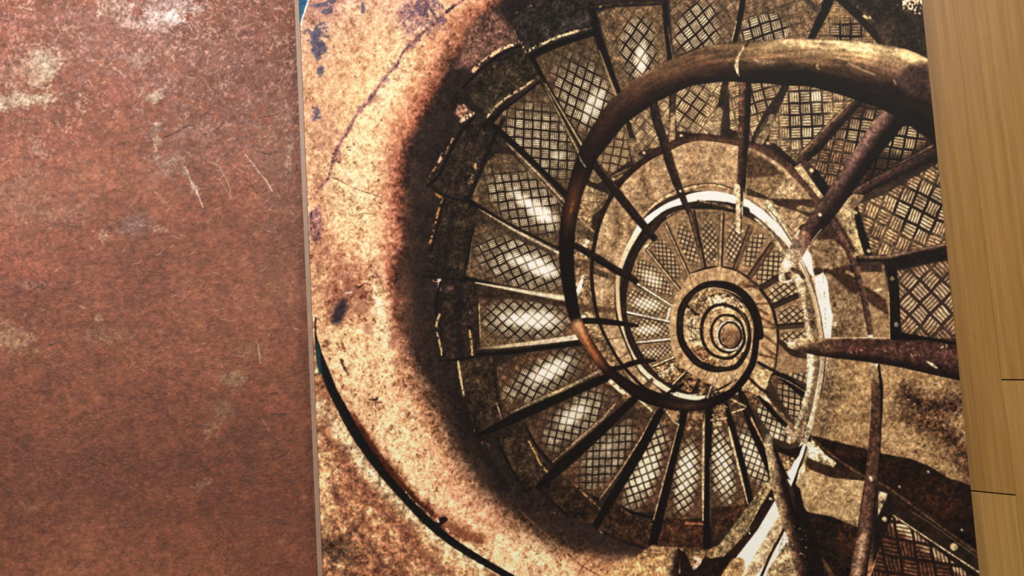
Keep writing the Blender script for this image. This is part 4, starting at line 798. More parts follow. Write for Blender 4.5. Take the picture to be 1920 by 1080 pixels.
dots(1690, 720, 1825, 900, 120, 3.4, (48, 28, 20), 32, a=.6, cond=lambda x, y: y < 800 + (x - 1520) * .33 and x < 1796 + (y - 690) * .1)
# black band under the landing
poly([(1520, 815), (1627, 843), (1653, 851), (1709, 861), (1742, 875), (1778, 898), (1822, 911), (1880, 925), (1880, 1075), (1838, 1042), (1740, 960), (1650, 900), (1610, 890), (1560, 860), (1530, 840)], (26, 14, 8), f=3, tex=(('med', .9), ('fine', .5)), jag=.7)
W = win(1660, 860, 1840, 1000); put(W, tint(W, (60, 32, 16), (('blot', .6), ('fine', .6))), gb(1760, 935, 80, 50, 30, .9)[W] * .9)
for x, y in [(1686, 912), (1803, 993), (1740, 884)]: tube([(x, y), (x + 1, y + 1)], 4, (190, 180, 160), f=2, tex=None, smooth=False)
# brown edge of that band running to the lower right
poly([(1518, 818), (1560, 858), (1610, 892), (1640, 912), (1700, 952), (1780, 1010), (1850, 1062), (1850, 1130), (1820, 1080), (1673, 965), (1600, 905), (1540, 870), (1514, 840)], (34, 22, 14), f=2)
tube([(1522, 818, 3), (1545, 842, 7), (1580, 868, 8), (1618, 893, 9), (1660, 912, 8), (1720, 955, 10), (1780, 1000, 10), (1840, 1042, 10)], 8, [(-1, (20, 12, 8)), (-.2, (96, 66, 42)), (.4, (60, 38, 22)), (1, (20, 12, 8))], f=1.6)
tube([(1700, 948, 2), (1740, 978, 5), (1800, 1018, 4)], 4, (12, 7, 5), f=2)
poly([(1522, 822), (1545, 850), (1568, 868), (1560, 880), (1536, 872), (1518, 862), (1516, 840)], (226, 196, 142), f=2, tex=(('blot', .5), ('fine', .5)))
poly([(1513, 826), (1530, 838), (1534, 852), (1518, 860), (1510, 850)], (244, 226, 180), f=2)
# shade and second stone block
poly([(1514, 858), (1540, 868), (1620, 895), (1630, 912), (1560, 900), (1520, 884), (1508, 878)], (50, 32, 20), f=3, jag=.8)
B2 = [(1500, 878), (1518, 880), (1560, 896), (1622, 902), (1616, 960), (1609, 990), (1560, 968), (1520, 961), (1494, 950), (1488, 928)]
W = bb(B2, 3); s = sdf(B2, W); b_ = ramp(N_FINE[W] * 1.0 + N_BLOT[W], [(-1.1, (110, 82, 50)), (0, (176, 142, 94)), (1, (226, 192, 138))]); b_ = b_ * np.clip(1 + .5 * N_CR[W], .5, 1.5)[..., None]; put(W, b_, .5 - s / 1.6)
broken([(1502, 870), (1512, 880)], 12, (150, 96, 52), thr=-.9, jag=.3)
poly([(1494, 952), (1520, 962), (1560, 970), (1612, 990), (1606, 1030), (1590, 1100), (1500, 1100), (1506, 1010), (1488, 950)], (30, 18, 12), f=2.5, tex=(('med', .8), ('fine', .5)))
W = win(1560, 970, 1612, 1060); put(W, tint(W, (80, 44, 24), (('blot', .7), ('fine', .6))), gb(1590, 1010, 26, 34, 0, .8)[W] * 1.0)
tube([(1522, 1020, 6), (1548, 1060, 8), (1570, 1095, 8)], 8, (84, 54, 32), f=3, jag=.8)
poly([(1647, 920), (1664, 926), (1662, 938), (1646, 972)], (206, 176, 130), f=1.5, tex=(('blot', .6),))
poly([(1665, 928), (1674, 966), (1664, 990), (1646, 1036), (1636, 1060), (1640, 980), (1650, 960)], (28, 18, 13), f=1.5)
poly([(1664, 926), (1700, 948), (1840, 1048), (1840, 1080), (1820, 1066), (1700, 984), (1674, 966)], (38, 25, 17), f=1.6)
line([(1675, 966), (1740, 1010), (1840, 1076)], 2.5, (226, 190, 140), smooth=False)
line([(1710, 960), (1750, 985), (1840, 1050)], 1.8, (130, 96, 70), a=.8, jag=.5)
for x, y, w in [(1658, 973, 9), (1788, 1025, 13)]: tube([(x, y), (x + 1, y + 1)], w, (206, 180, 130), f=2, tex=(('fine', .4),), smooth=False)

# bottom middle: floor, grey band, black string and white flank
FL = [(1222, 1022), (1260, 1026), (1330, 1030), (1370, 1012), (1350, 1050), (1300, 1066), (1290, 1140), (1150, 1140), (1160, 1066)]
poly(FL, (150, 112, 72), f=4, a=.8, tex=(('fine', .5), ('blot', .4)))
poly([(1180, 1050), (1230, 1040), (1262, 1036), (1250, 1140), (1100, 1140), (1130, 1070)], (214, 158, 100), f=14, a=.85, tex=(('fine', .4), ('blot', .3)))
line([(1200, 1036), (1250, 1040)], 2, (80, 50, 30), a=.6); line([(1224, 1066), (1228, 1090)], 2, (140, 80, 40), a=.6)
poly([(1440, 900), (1455, 918), (1440, 960), (1400, 1020), (1362, 1080), (1350, 1140), (1280, 1140), (1270, 1078), (1290, 1066), (1310, 1056), (1322, 1044), (1350, 1045), (1390, 1010), (1420, 960)], (32, 18, 12), f=2, tex=(('med', .5), ('fine', .4)), jag=.5)
poly([(1448, 900), (1452, 908), (1418, 964), (1392, 1008), (1356, 1045), (1350, 1043), (1333, 1047), (1326, 1043), (1344, 1028), (1376, 984), (1412, 936), (1436, 906)], (150, 126, 84), f=1.6, tex=(('fine', .55), ('blot', .3)))
line([(1434, 924), (1420, 958), (1396, 1004)], 2, (206, 178, 120), a=.6)
broken([(1302, 1064), (1312, 1052), (1304, 1046)], 9, (236, 196, 160), thr=-.9, jag=.5); broken([(1286, 1068), (1280, 1078)], 8, (230, 200, 170), thr=-.8, jag=.5)
broken([(1442, 934), (1450, 938)], 5, (240, 210, 170), thr=0); broken([(1404, 990), (1406, 1004)], 5, (240, 210, 170), thr=0)
poly([(1457, 932), (1464, 960), (1471, 990), (1482, 1016), (1490, 1060), (1492, 1140), (1330, 1140), (1358, 1080), (1384, 1040), (1420, 994)], (250, 242, 210), f=1.5, tex=(('fine', .06),))
poly([(1458, 970), (1470, 966), (1472, 988), (1446, 1040), (1410, 1090), (1390, 1140), (1376, 1140), (1404, 1060), (1430, 1016)], (206, 170, 126), f=3, tex=(('fine', .3), ('blot', .3)))
poly([(1372, 1048), (1388, 1044), (1396, 1052), (1398, 1090), (1390, 1140), (1340, 1140), (1352, 1080)], (214, 164, 104), f=2.5)
line([(1471, 990, 5), (1460, 1012, 5), (1444, 1042, 5), (1426, 1084, 5), (1410, 1120, 5)], 5, (34, 18, 10), f=1.6)
poly([(1470, 1000), (1480, 1016), (1474, 1026), (1458, 1036)], (246, 236, 204), f=1.5)
poly([(1474, 1018), (1482, 1014), (1492, 1060), (1496, 1140), (1420, 1140), (1440, 1068)], (176, 144, 98), f=2, tex=(('fine', .5), ('blot', .4)))
# white flank above
poly([(1510, 838), (1506, 858), (1496, 880), (1488, 905), (1484, 914), (1474, 895), (1478, 880), (1492, 858)], (255, 248, 218), f=1.4, tex=None)
line([(1512, 838, 3), (1506, 858, 3.5), (1499, 876, 4), (1492, 896, 4), (1486, 912, 5)], 4, (26, 15, 10))
poly([(1508, 866), (1498, 882), (1492, 910), (1498, 900), (1510, 882)], (236, 210, 160), f=1.5)
poly([(1450, 826), (1462, 838), (1480, 842), (1498, 838), (1506, 832), (1498, 854), (1492, 862), (1478, 858), (1462, 852)], (26, 14, 8), f=1.5)
poly([(1458, 848), (1478, 854), (1492, 860), (1482, 880), (1472, 892), (1466, 870)], (150, 116, 76), f=2, tex=(('spk', .9), ('fine', .5)))
tube([(1478, 806, 14), (1486, 820, 18), (1480, 826, 12)], 14, (190, 160, 120), f=2.5, jag=1.5, smooth=False)
tube([(1506, 790, 10), (1510, 812, 14), (1500, 826, 10)], 10, (150, 122, 86), f=2.5, jag=1.5, tex=(('spk', .8),))
poly([(1514, 800), (1522, 800), (1519, 815), (1510, 836), (1506, 828)], (236, 214, 166), f=1.4)

# ---------------------------------------------------------------- foreground pipes and balusters
RED = (112, 66, 54)
tube([(1398, 150, 22), (1396, 200, 23), (1395, 260, 19), (1392, 300, 17), (1390, 350, 15), (1388, 372, 12), (1388, 400, 10), (1388, 436, 8)], 20,
     None, f=1.5, tex=(('spk', .55), ('med', .35)), ends=[(0, [(-1, (14, 9, 8)), (-.2, (26, 16, 14)), (.1, (100, 64, 50)), (.7, (140, 94, 70)), (1, (84, 56, 42))]), (.28, [(-1, (12, 8, 7)), (0, (34, 21, 18)), (.5, (84, 52, 42)), (1, (60, 36, 30))]), (.6, [(-1, (12, 8, 7)), (0, (44, 28, 22)), (1, (84, 58, 44))]), (.75, [(-1, (20, 13, 10)), (1, (90, 62, 44))]), (1, [(-1, (60, 40, 26)), (1, (150, 120, 84))])])
poly([(1376, 346), (1380, 343), (1386, 366), (1384, 430), (1389, 436), (1392, 430), (1390, 380), (1396, 372), (1394, 352), (1392, 420), (1394, 436), (1384, 438), (1379, 420), (1381, 376), (1376, 364)], (226, 198, 152), f=1.5, tex=(('spk', .5),))
tube([(1383, 350, 9), (1384, 375, 9), (1384, 432, 8)], 9, (214, 182, 134), f=1.5, tex=(('spk', .5),), smooth=False)
# large slanting pipe, upper right
tube([(1700, 190, 56), (1672, 222, 52), (1645, 258, 48), (1622, 290, 44), (1600, 322, 42), (1574, 360, 40), (1550, 394, 38), (1526, 425, 34), (1510, 446, 30), (1500, 458, 26)], 48,
     None, f=1.6, tex=(('spk', .22), ('blot', .25), ('fine', .2)), ends=[(0, [(-1, (14, 9, 8)), (-.2, (16, 10, 9)), (.2, (80, 54, 44)), (.6, (140, 102, 84)), (1, (130, 98, 78))]), (.35, [(-1, (10, 7, 7)), (-.25, (16, 10, 9)), (.1, (76, 52, 44)), (.6, (136, 98, 84)), (1, (108, 78, 64))]), (.65, [(-1, (14, 9, 8)), (-.3, (32, 20, 17)), (.3, (74, 50, 42)), (.8, (98, 70, 58)), (1, (66, 46, 36))]), (1, [(-1, (30, 18, 14)), (0, (54, 34, 28)), (.8, (84, 54, 42)), (1, (90, 60, 46))])])
tube([(1508, 446, 26), (1494, 470, 30), (1482, 492, 28), (1472, 510, 22), (1466, 522, 12)], 26, None, f=1.6, tex=(('fine', .35), ('blot', .3)), ends=[(0, [(-1, (84, 54, 42)), (0, (120, 84, 64)), (1, (150, 110, 84))]), (.3, [(-1, (150, 116, 86)), (0, (206, 170, 134)), (1, (224, 196, 152))]), (1, [(-1, (206, 172, 124)), (.5, (240, 220, 176)), (1, (226, 200, 152))])])
tube([(1478, 522, 9), (1474, 515, 6), (1480, 511, 4)], 6, (50, 32, 22), f=2)
line([(1462, 524, 3), (1470, 529, 4), (1482, 526, 4), (1488, 518, 2)], 3, (244, 224, 180))
line([(1486, 505), (1500, 512), (1506, 520)], 8, (80, 58, 40), a=.8)
line([(1520, 455), (1530, 442), (1540, 430)], 2, (220, 190, 150), a=.8, jag=.5)
dots(1610, 250, 1660, 300, 14, 1.8, (226, 180, 150), 61, a=.7, cond=lambda x, y: abs((x - 1645) + (y - 258) * .7 + 8) < 12)
tube([(1537, 402), (1538, 403)], 6, (240, 214, 180), f=2, tex=None, smooth=False)
poly([(1530, 424), (1546, 404), (1562, 404), (1552, 418), (1536, 430)], (26, 15, 11), f=2, a=.9)
# bottom post right of centre
tube([(1639, 678, 18), (1641, 700, 21), (1644, 727, 22), (1643, 784, 21), (1639, 847, 24), (1634, 900, 26), (1627, 951, 28), (1621, 1000, 29), (1615, 1040, 31), (1608, 1085, 34), (1600, 1130, 36)], 24,
     None, f=1.5, tex=(('fine', .35), ('blot', .35)), ends=[(0, [(-1, (150, 122, 80)), (-.2, (190, 160, 112)), (.6, (200, 168, 120)), (1, (150, 116, 78))]), (.1, [(-1, (24, 15, 11)), (-.7, (30, 19, 13)), (-.5, (160, 130, 86)), (1, (150, 120, 80))]), (.2, [(-1, (16, 10, 8)), (-.8, (22, 14, 11)), (-.5, (80, 54, 38)), (1, (96, 66, 46))]),
     (.4, [(-1, (24, 15, 11)), (-.6, (80, 52, 38)), (.5, (92, 60, 44)), (1, (60, 38, 28))]), (.62, [(-1, (16, 10, 8)), (-.7, (60, 36, 28)), (-.1, (110, 74, 60)), (.6, (100, 66, 54)), (1, (70, 44, 34))]), (.75, [(-1, (16, 10, 8)), (-.6, (84, 52, 38)), (.1, (190, 154, 112)), (.7, (130, 94, 70)), (1, (70, 44, 34))]), (1, [(-1, (12, 8, 7)), (-.6, (70, 42, 30)), (.1, (180, 140, 106)), (.8, (110, 74, 56)), (1, (80, 50, 36))])])
broken([(1632, 894), (1634, 900)], 6, (250, 220, 190), thr=-.5)
poly([(1630, 683), (1647, 681), (1647, 686), (1631, 687)], (236, 214, 170), f=1.5)
tube([(1648, 684, 3), (1650, 705, 5), (1653, 727, 6), (1653, 784, 3)], 4, (16, 10, 8), f=1.5)
# pole bottom centre
tube([(1440, 820, 12), (1442, 832, 18), (1450, 866, 21), (1458, 900, 27), (1468, 935, 30), (1480, 975, 30), (1490, 1005, 29), (1502, 1045, 32), (1510, 1085, 34), (1518, 1130, 36)], 26,
     None, f=1.5, tex=(('fine', .4), ('blot', .4)), ends=[(0, [(-1, (140, 116, 84)), (0, (190, 166, 124)), (1, (200, 176, 132))]), (.15, [(-1, (60, 44, 30)), (-.5, (150, 126, 92)), (.2, (176, 150, 110)), (1, (206, 180, 132))]), (.35, [(-1, (14, 9, 8)), (-.5, (26, 16, 12)), (-.1, (96, 74, 52)), (.5, (160, 134, 94)), (1, (180, 150, 106))]), (.65, [(-1, (10, 7, 6)), (-.2, (34, 21, 15)), (.2, (70, 46, 32)), (.8, (150, 116, 78)), (1, (140, 108, 74))]), (1, [(-1, (10, 6, 5)), (0, (30, 17, 13)), (.5, (84, 50, 40)), (1, (120, 84, 58))])])
poly([(1448, 826), (1458, 846), (1470, 878), (1482, 900), (1470, 896), (1458, 868), (1450, 842)], (20, 12, 9), f=2, a=.9)
poly([(1486, 905), (1500, 915), (1508, 950), (1530, 1000), (1545, 1060), (1550, 1140), (1528, 1140), (1516, 1060), (1500, 1000), (1490, 950)], (20, 12, 9), f=3, a=.85)
dots(1482, 980, 1512, 1078, 30, 1.9, (216, 176, 150), 77, a=.8)
# stump bottom left of it
tube([(1269, 1034, 14), (1264, 1050, 20), (1260, 1085, 24), (1258, 1130, 26)], 20, [(-1, (30, 19, 13)), (-.2, (40, 26, 18)), (.4, (110, 90, 64)), (.8, (176, 146, 100)), (1, (150, 120, 80))], f=1.5, tex=(('fine', .4), ('blot', .4)))
poly([(1272, 1030), (1284, 1034), (1292, 1050), (1300, 1072), (1308, 1140), (1270, 1140), (1276, 1070)], (26, 15, 11), f=1.8)
# horizontal pipe from the right edge
tube([(1484, 646, 16), (1500, 646, 24), (1530, 650, 32), (1570, 653, 38), (1620, 656, 44), (1680, 661, 52), (1740, 667, 66), (1800, 674, 78), (1860, 682, 86)], 40,
     None, f=1.5, tex=(('fine', .4), ('blot', .35), ('spk', .2)), ends=[(0, [(-1, (240, 216, 166)), (0, (244, 224, 176)), (1, (190, 156, 112))]), (.1, [(-1, (226, 198, 146)), (-.2, (190, 160, 114)), (.6, (150, 118, 80)), (1, (66, 44, 30))]), (.22, [(-1, (190, 160, 110)), (-.6, (130, 100, 68)), (0, (120, 92, 64)), (.5, (50, 31, 22)), (1, (24, 14, 10))]),
     (.4, [(-1, (150, 114, 78)), (-.8, (66, 38, 28)), (-.2, (84, 50, 38)), (.2, (76, 44, 34)), (.7, (24, 13, 10)), (1, (14, 8, 6))]), (1, [(-1, (24, 12, 10)), (-.85, (48, 28, 23)), (-.2, (94, 60, 48)), (.3, (66, 41, 33)), (.7, (30, 18, 14)), (1, (18, 10, 8))])])
dots(1590, 640, 1780, 666, 30, 2.6, (222, 184, 140), 88, a=.8, cond=lambda x, y: y > 642)
tube([(1739, 678, 4), (1750, 685, 5), (1757, 690, 3)], 4, (246, 220, 170), f=1.4, smooth=False)
poly([(1669, 628), (1690, 624), (1752, 634), (1796, 642), (1796, 648), (1740, 638), (1671, 638)], (12, 8, 7), f=1.6)
line([(1556, 634), (1600, 633), (1668, 634)], 1.6, (240, 210, 160), a=.8)

# ---------------------------------------------------------------- the big wooden handrail
RO = [(1800, 170), (1752, 122), (1733, 107), (1700, 93), (1655, 84), (1613, 79), (1570, 75), (1525, 73), (1480, 73), (1440, 75), (1400, 78), (1360, 82), (1320, 89), (1280, 103), (1251, 115), (1218, 133), (1184, 153), (1160, 175), (1135, 200), (1113, 233), (1103, 250), (1089, 275), (1083, 292), (1075, 313), (1067, 342), (1060, 371), (1053, 404), (1049, 433), (1048, 460), (1049, 495), (1054, 533), (1059, 560), (1064, 584), (1070, 602), (1075, 620), (1087, 640), (1100, 660), (1118, 684), (1135, 702), (1151, 715), (1173, 733), (1195, 749), (1229, 762), (1262, 769), (1295, 771), (1324, 767), (1358, 754), (1380, 738), (1398, 718), (1409, 700), (1418, 680), (1422, 655), (1424, 629), (1421, 604), (1416, 582), (1407, 564), (1391, 547), (1372, 536), (1353, 529), (1336, 527)]
RI = [(1790, 330), (1751, 272), (1722, 248), (1691, 227), (1669, 213), (1636, 198), (1604, 187), (1569, 176), (1520, 163), (1480, 161), (1440, 157), (1413, 156), (1369, 153), (1342, 153), (1302, 160), (1273, 171), (1240, 187), (1213, 202), (1186, 222), (1164, 240), (1142, 267), (1127, 287), (1118, 302), (1110, 322), (1102, 342), (1093, 362), (1087, 387), (1082, 411), (1079, 433), (1077, 456), (1076, 480), (1077, 507), (1080, 540), (1084, 567), (1090, 596), (1100, 618), (1111, 638), (1124, 658), (1142, 684), (1164, 702), (1196, 722), (1218, 733), (1247, 744), (1273, 751), (1307, 751), (1329, 747), (1351, 738), (1369, 729), (1384, 713), (1398, 693), (1407, 673), (1411, 644), (1413, 618), (1411, 596), (1403, 576), (1389, 558), (1373, 547), (1353, 540), (1338, 538)]
# centre line with width from the two traced edges
def resample(P, n):
    P = spl(P, 6); L = [0]
    for a, b in zip(P, P[1:]): L.append(L[-1] + math.hypot(b[0] - a[0], b[1] - a[1]))
    t = np.linspace(0, L[-1], n); return np.stack([np.interp(t, L, [p[0] for p in P]), np.interp(t, L, [p[1] for p in P])], 1)
inner = resample(RI, 900); outer = resample(RO, 400)
cl = []
for o in outer[::3]:
    d = np.hypot(inner[:, 0] - o[0], inner[:, 1] - o[1])
    # nearest inner point not from the next coil
    k = int(np.argmin(d)); cl.append(((o[0] + inner[k, 0]) / 2, (o[1] + inner[k, 1]) / 2, float(d[k])))
POLY = [tuple(p) for p in resample(RO, 260)] + [tuple(p) for p in resample(RI, 260)[::-1]]
W = bb(POLY, 4); s = sdf(POLY, W)
x = XX[W]; y = YY[W]; bd = np.full(x.shape, 1e9, np.float32); U = np.zeros_like(bd); T = np.zeros_like(bd)
NN = len(cl) - 1
for i in range(NN):
    ax, ay, aw = cl[i]; bx, by, bw = cl[i + 1]; ex, ey = bx - ax, by - ay; L2 = ex * ex + ey * ey + 1e-6
    t = np.clip(((x - ax) * ex + (y - ay) * ey) / L2, 0, 1); dx = x - ax - t * ex; dy = y - ay - t * ey
    d = np.sqrt(dx * dx + dy * dy); k = d < bd
    sd_ = np.sign(ex * (y - ay) - ey * (x - ax)); hw = (aw + (bw - aw) * t) / 2
    bd = np.where(k, d, bd); U = np.where(k, np.clip(sd_ * d / np.maximum(hw, 1), -1, 1), U); T = np.where(k, (i + t) / NN, T)
def prof(pr):
    us = [q[0] for q in pr]; return np.stack([np.interp(U, us, [q[1][k] / 255 for q in pr]) for k in range(3)], -1).astype(np.float32)
def tat(px, py):                                   # length parameter nearest to a point
    return min(range(len(cl)), key=lambda i: (cl[i][0] - px) ** 2 + (cl[i][1] - py) ** 2) / NN
ST_ = [(0, [(-1, (14, 9, 6)), (.0, (24, 15, 12)), (.4, (58, 36, 30)), (.7, (80, 54, 42)), (1, (110, 84, 56))]),
       (tat(1700, 150), [(-1, (14, 9, 6)), (-.1, (30, 19, 15)), (.3, (92, 66, 50)), (.55, (150, 118, 82)), (.8, (226, 188, 130)), (1, (214, 176, 120))]),
       (tat(1600, 130), [(-1, (12, 7, 5)), (-.4, (22, 13, 10)), (-.05, (96, 66, 44)), (.25, (130, 96, 64)), (.5, (200, 160, 106)), (.9, (236, 200, 140)), (1, (220, 184, 126))]),
       (tat(1500, 118), [(-1, (12, 7, 4)), (-.4, (16, 9, 6)), (-.1, (90, 64, 42)), (.3, (130, 100, 66)), (.6, (200, 164, 112)), (.9, (226, 192, 136)), (1, (160, 130, 90))]),
       (tat(1415, 118), [(-1, (12, 7, 4)), (-.5, (18, 10, 6)), (-.2, (84, 58, 40)), (.2, (150, 114, 76)), (.6, (130, 100, 66)), (.9, (140, 108, 72)), (1, (50, 34, 24))]),
       (tat(1340, 122), [(-1, (16, 9, 6)), (-.5, (48, 29, 20)), (0, (84, 56, 38)), (.5, (112, 82, 56)), (.85, (100, 72, 46)), (1, (160, 124, 80))]),
       (tat(1230, 165), [(-1, (14, 8, 6)), (-.5, (34, 20, 14)), (0, (70, 44, 30)), (.5, (96, 66, 44)), (.85, (110, 78, 52)), (1, (130, 96, 64))]),
       (tat(1150, 225), [(-1, (20, 12, 9)), (-.3, (34, 20, 15)), (.3, (60, 38, 27)), (1, (40, 25, 18))]),
       (tat(1095, 310), [(-1, (14, 8, 7)), (0, (24, 14, 11)), (1, (14, 8, 7))]),
       (tat(1078, 370), [(-1, (30, 17, 12)), (0, (96, 52, 30)), (.6, (60, 32, 22)), (1, (22, 13, 10))]),
       (tat(1070, 410), [(-1, (30, 17, 12)), (0, (66, 38, 22)), (1, (22, 13, 10))]),
       (tat(1063, 450), [(-1, (12, 8, 7)), (0, (18, 11, 9)), (1, (12, 8, 7))]),
       (tat(1078, 598), [(-1, (12, 8, 7)), (0, (16, 10, 8)), (1, (12, 8, 7))]),
       (tat(1081, 606), [(-1, (120, 66, 34)), (-.2, (226, 168, 116)), (.3, (206, 150, 100)), (1, (160, 100, 60))]),
       (tat(1100, 642), [(-1, (30, 17, 11)), (-.5, (120, 60, 30)), (.1, (196, 118, 70)), (.6, (150, 90, 56)), (1, (50, 30, 20))]),
       (tat(1122, 676), [(-1, (24, 13, 10)), (0, (160, 84, 46)), (.6, (120, 66, 38)), (1, (30, 18, 12))]),
       (tat(1142, 696), [(-1, (14, 8, 6)), (0, (36, 20, 14)), (1, (20, 12, 9))]),
       (tat(1230, 748), [(-1, (14, 8, 6)), (0, (20, 12, 9)), (1, (14, 8, 6))]),
       (tat(1290, 761), [(-1, (30, 18, 12)), (0, (74, 46, 28)), (.5, (46, 28, 18)), (1, (14, 8, 6))]),
       (tat(1340, 752), [(-1, (16, 9, 7)), (1, (14, 8, 6))]), (1, [(-1, (20, 12, 9)), (0, (26, 16, 12)), (1, (14, 8, 6))])]
cc = np.zeros(x.shape + (3,), np.float32); ts = [e[0] for e in ST_]
for i, (tt, pr) in enumerate(ST_):
    w_ = np.interp(T, ts, [1.0 if j == i else 0. for j in range(len(ts))]).astype(np.float32); cc += prof(pr) * w_[..., None]
def tu(nt, nu, seed):
    g = np.random.RandomState(seed).rand(nt + 2, nu + 2).astype(np.float32) - .5
    q = np.clip(T * nt, 0, nt - .01); r_ = np.clip((U + 1 + .12 * N_MED[W]) * .5 * nu, 0, nu - .01); i = q.astype(int); j = r_.astype(int)
    fi = q - i; fj = r_ - j; fi = fi * fi * (3 - 2 * fi); fj = fj * fj * (3 - 2 * fj)
    return (g[i, j] * (1 - fj) + g[i, j + 1] * fj) * (1 - fi) + (g[i + 1, j] * (1 - fj) + g[i + 1, j + 1] * fj) * fi
grain = tu(46, 9, 5) + .8 * tu(26, 22, 6) + .5 * tu(90, 30, 7)
strong = np.interp(T, [0, tat(1300, 130), tat(1150, 225), 1], [1, .8, .4, .2])
cc *= np.clip(1 + (grain * .62 + .22 * N_MED[W] + .22 * N_BLOT[W]) * strong + .3 * N_FINE[W], .35, 1.6)[..., None]
put(W, cc, .5 - s / 1.4)
# joint rings and worn seams
tube([(1404, 80, 2), (1396, 88, 4), (1390, 94, 2)], 3, (24, 14, 9), f=1.4)
tube([(1395, 88, 3), (1388, 100, 4), (1382, 112, 6), (1381, 124, 7), (1383, 136, 4), (1386, 142, 2)], 5, (226, 196, 144), f=1.5, tex=(('fine', .3), ('spk', .3)))
line([(1546, 108, 2), (1536, 114, 3), (1532, 124, 5), (1535, 130, 3)], 4, (176, 142, 90), a=.8, f=2)
line([(1086, 292, 1), (1090, 302, 1.5), (1098, 313, 1.5)], 1.4, (200, 190, 180), a=.9)
line([(1366, 88), (1360, 108), (1354, 116)], 1.5, (84, 58, 38), a=.8)
for p in [[(1430, 100), (1480, 96), (1540, 92)], [(1420, 110), (1470, 112), (1520, 106)], [(1560, 104), (1610, 108), (1660, 120)], [(1580, 116), (1630, 126), (1676, 138)]]: line(p, 2.4, (104, 70, 46), a=.5, f=2.5, jag=.8)
for p in [[(1414, 112), (1430, 118), (1450, 116)], [(1590, 118), (1610, 128), (1640, 140)], [(1570, 108), (1590, 112)], [(1676, 150), (1680, 158)], [(1720, 152), (1730, 144)]]: line(p, 3, (232, 200, 150), a=.6, f=3, jag=1.0)
poly([(1690, 132), (1702, 122), (1730, 116), (1742, 120), (1748, 190), (1700, 180), (1682, 160)], (64, 42, 36), f=9, a=.65)
poly([(1060, 250), (1061, 251), (1060, 251)], BK)
line([(1074, 380), (1070, 400)], 5, (150, 90, 50), a=.6, f=4, jag=1)

# ---------------------------------------------------------------- overall ink response
K = np.array([.09, .82, .09], np.float32)
INK[1:-1] = INK[:-2] * K[0] + INK[1:-1] * K[1] + INK[2:] * K[2]
INK[:, 1:-1] = INK[:, :-2] * K[0] + INK[:, 1:-1] * K[1] + INK[:, 2:] * K[2]
INK[:] = np.clip(INK * (1 + .16 * N_SPK2[..., None] + .10 * N_FINE[..., None]), 0, 1) ** np.array((.88, .915, .94), np.float32)
lum = INK.mean(-1, keepdims=True)
INK[:] = np.clip(lum + (INK - lum) * 1.04, 0, 1)
lum = np.clip(INK.mean(-1, keepdims=True), .004, 1); INK[:] = np.clip(INK * np.clip((lum - .035 * np.sin(2 * math.pi * lum)) / lum, .3, 1.2), 0, 1)
INK[:] = np.clip((lum + (INK - lum) * .95) * np.array((1.0, .985, 1.0), np.float32), 0, 1)
INK[:] = np.clip(INK * (1 + .14 * np.clip((lum - .68) / .25, 0, 1)), 0, 1)
# ---------------------------------------------------------------- stains, scuffs and painted-in glints of the red slate plaster
MURAL = INK
set_canvas(-60, -110, 700, 1250)
hn = .45 * vnoise(22, 9, 71) + .3 * vnoise(12, 5, 72) + .4 * vnoise(60, 24, 73) + .55 * N_CR + .25 * N_MED      # streaky, mostly sideways
dn = fbm([50, 110, 240], [.6, 1, 1], 12)
b_ = ramp(dn * 1.2 + hn * .35 + N_BLOT * .25, [(-.9, (112, 66, 50)), (-.3, (126, 76, 60)), (.2, (138, 86, 68)), (.6, (148, 96, 78)), (1.1, (158, 110, 92))])
b_ = b_ * np.array((1.04, .98, .9), np.float32); INK[:] = b_ * np.clip(1 + .16 * N_CR, .6, 1.3)[..., None]
def blotch(x, y, rx, ry, dg, col, st, nz=1.3, tex=(('spk', .25),)):
    g = np.clip(gb(x, y, rx, ry, dg, nz) * 2.2, 0, 1) * np.clip(.75 + hn * .8 + N_BLOT * .8, 0, 1) * st
    c = tint(WR, col, tex); INK[:] = INK * (1 - g[..., None]) + c * g[..., None]
WR = (slice(0, AH), slice(0, AW))
# greyer mauve upper right, warm red pools
for a_ in [(420, 120, 240, 150, 0, (146, 104, 98), .7), (380, 270, 120, 90, 0, (140, 100, 92), .7), (180, 60, 200, 90, 0, (156, 108, 102), .7), (520, 300, 60, 120, 0, (132, 98, 88), .6), (530, 470, 70, 150, 0, (126, 84, 66), .6),
           (40, 490, 120, 70, 0, (160, 88, 70), .7), (110, 270, 130, 50, 0, (158, 90, 72), .6), (420, 330, 90, 70, 20, (152, 90, 68), .6), (20, 60, 70, 60, 0, (180, 112, 92), .6), (230, 170, 40, 30, 0, (164, 94, 84), .6), (460, 770, 60, 60, 0, (140, 70, 50), .5), (300, 560, 160, 60, 0, (150, 88, 68), .5),
           (250, 420, 40, 24, 0, (126, 104, 100), .8), (110, 900, 160, 100, 0, (124, 76, 60), .5), (480, 950, 120, 140, 0, (118, 66, 46), .6), (250, 860, 200, 40, 0, (112, 66, 48), .4), (470, 840, 60, 60, 0, (108, 68, 48), .5)]: blotch(*a_)
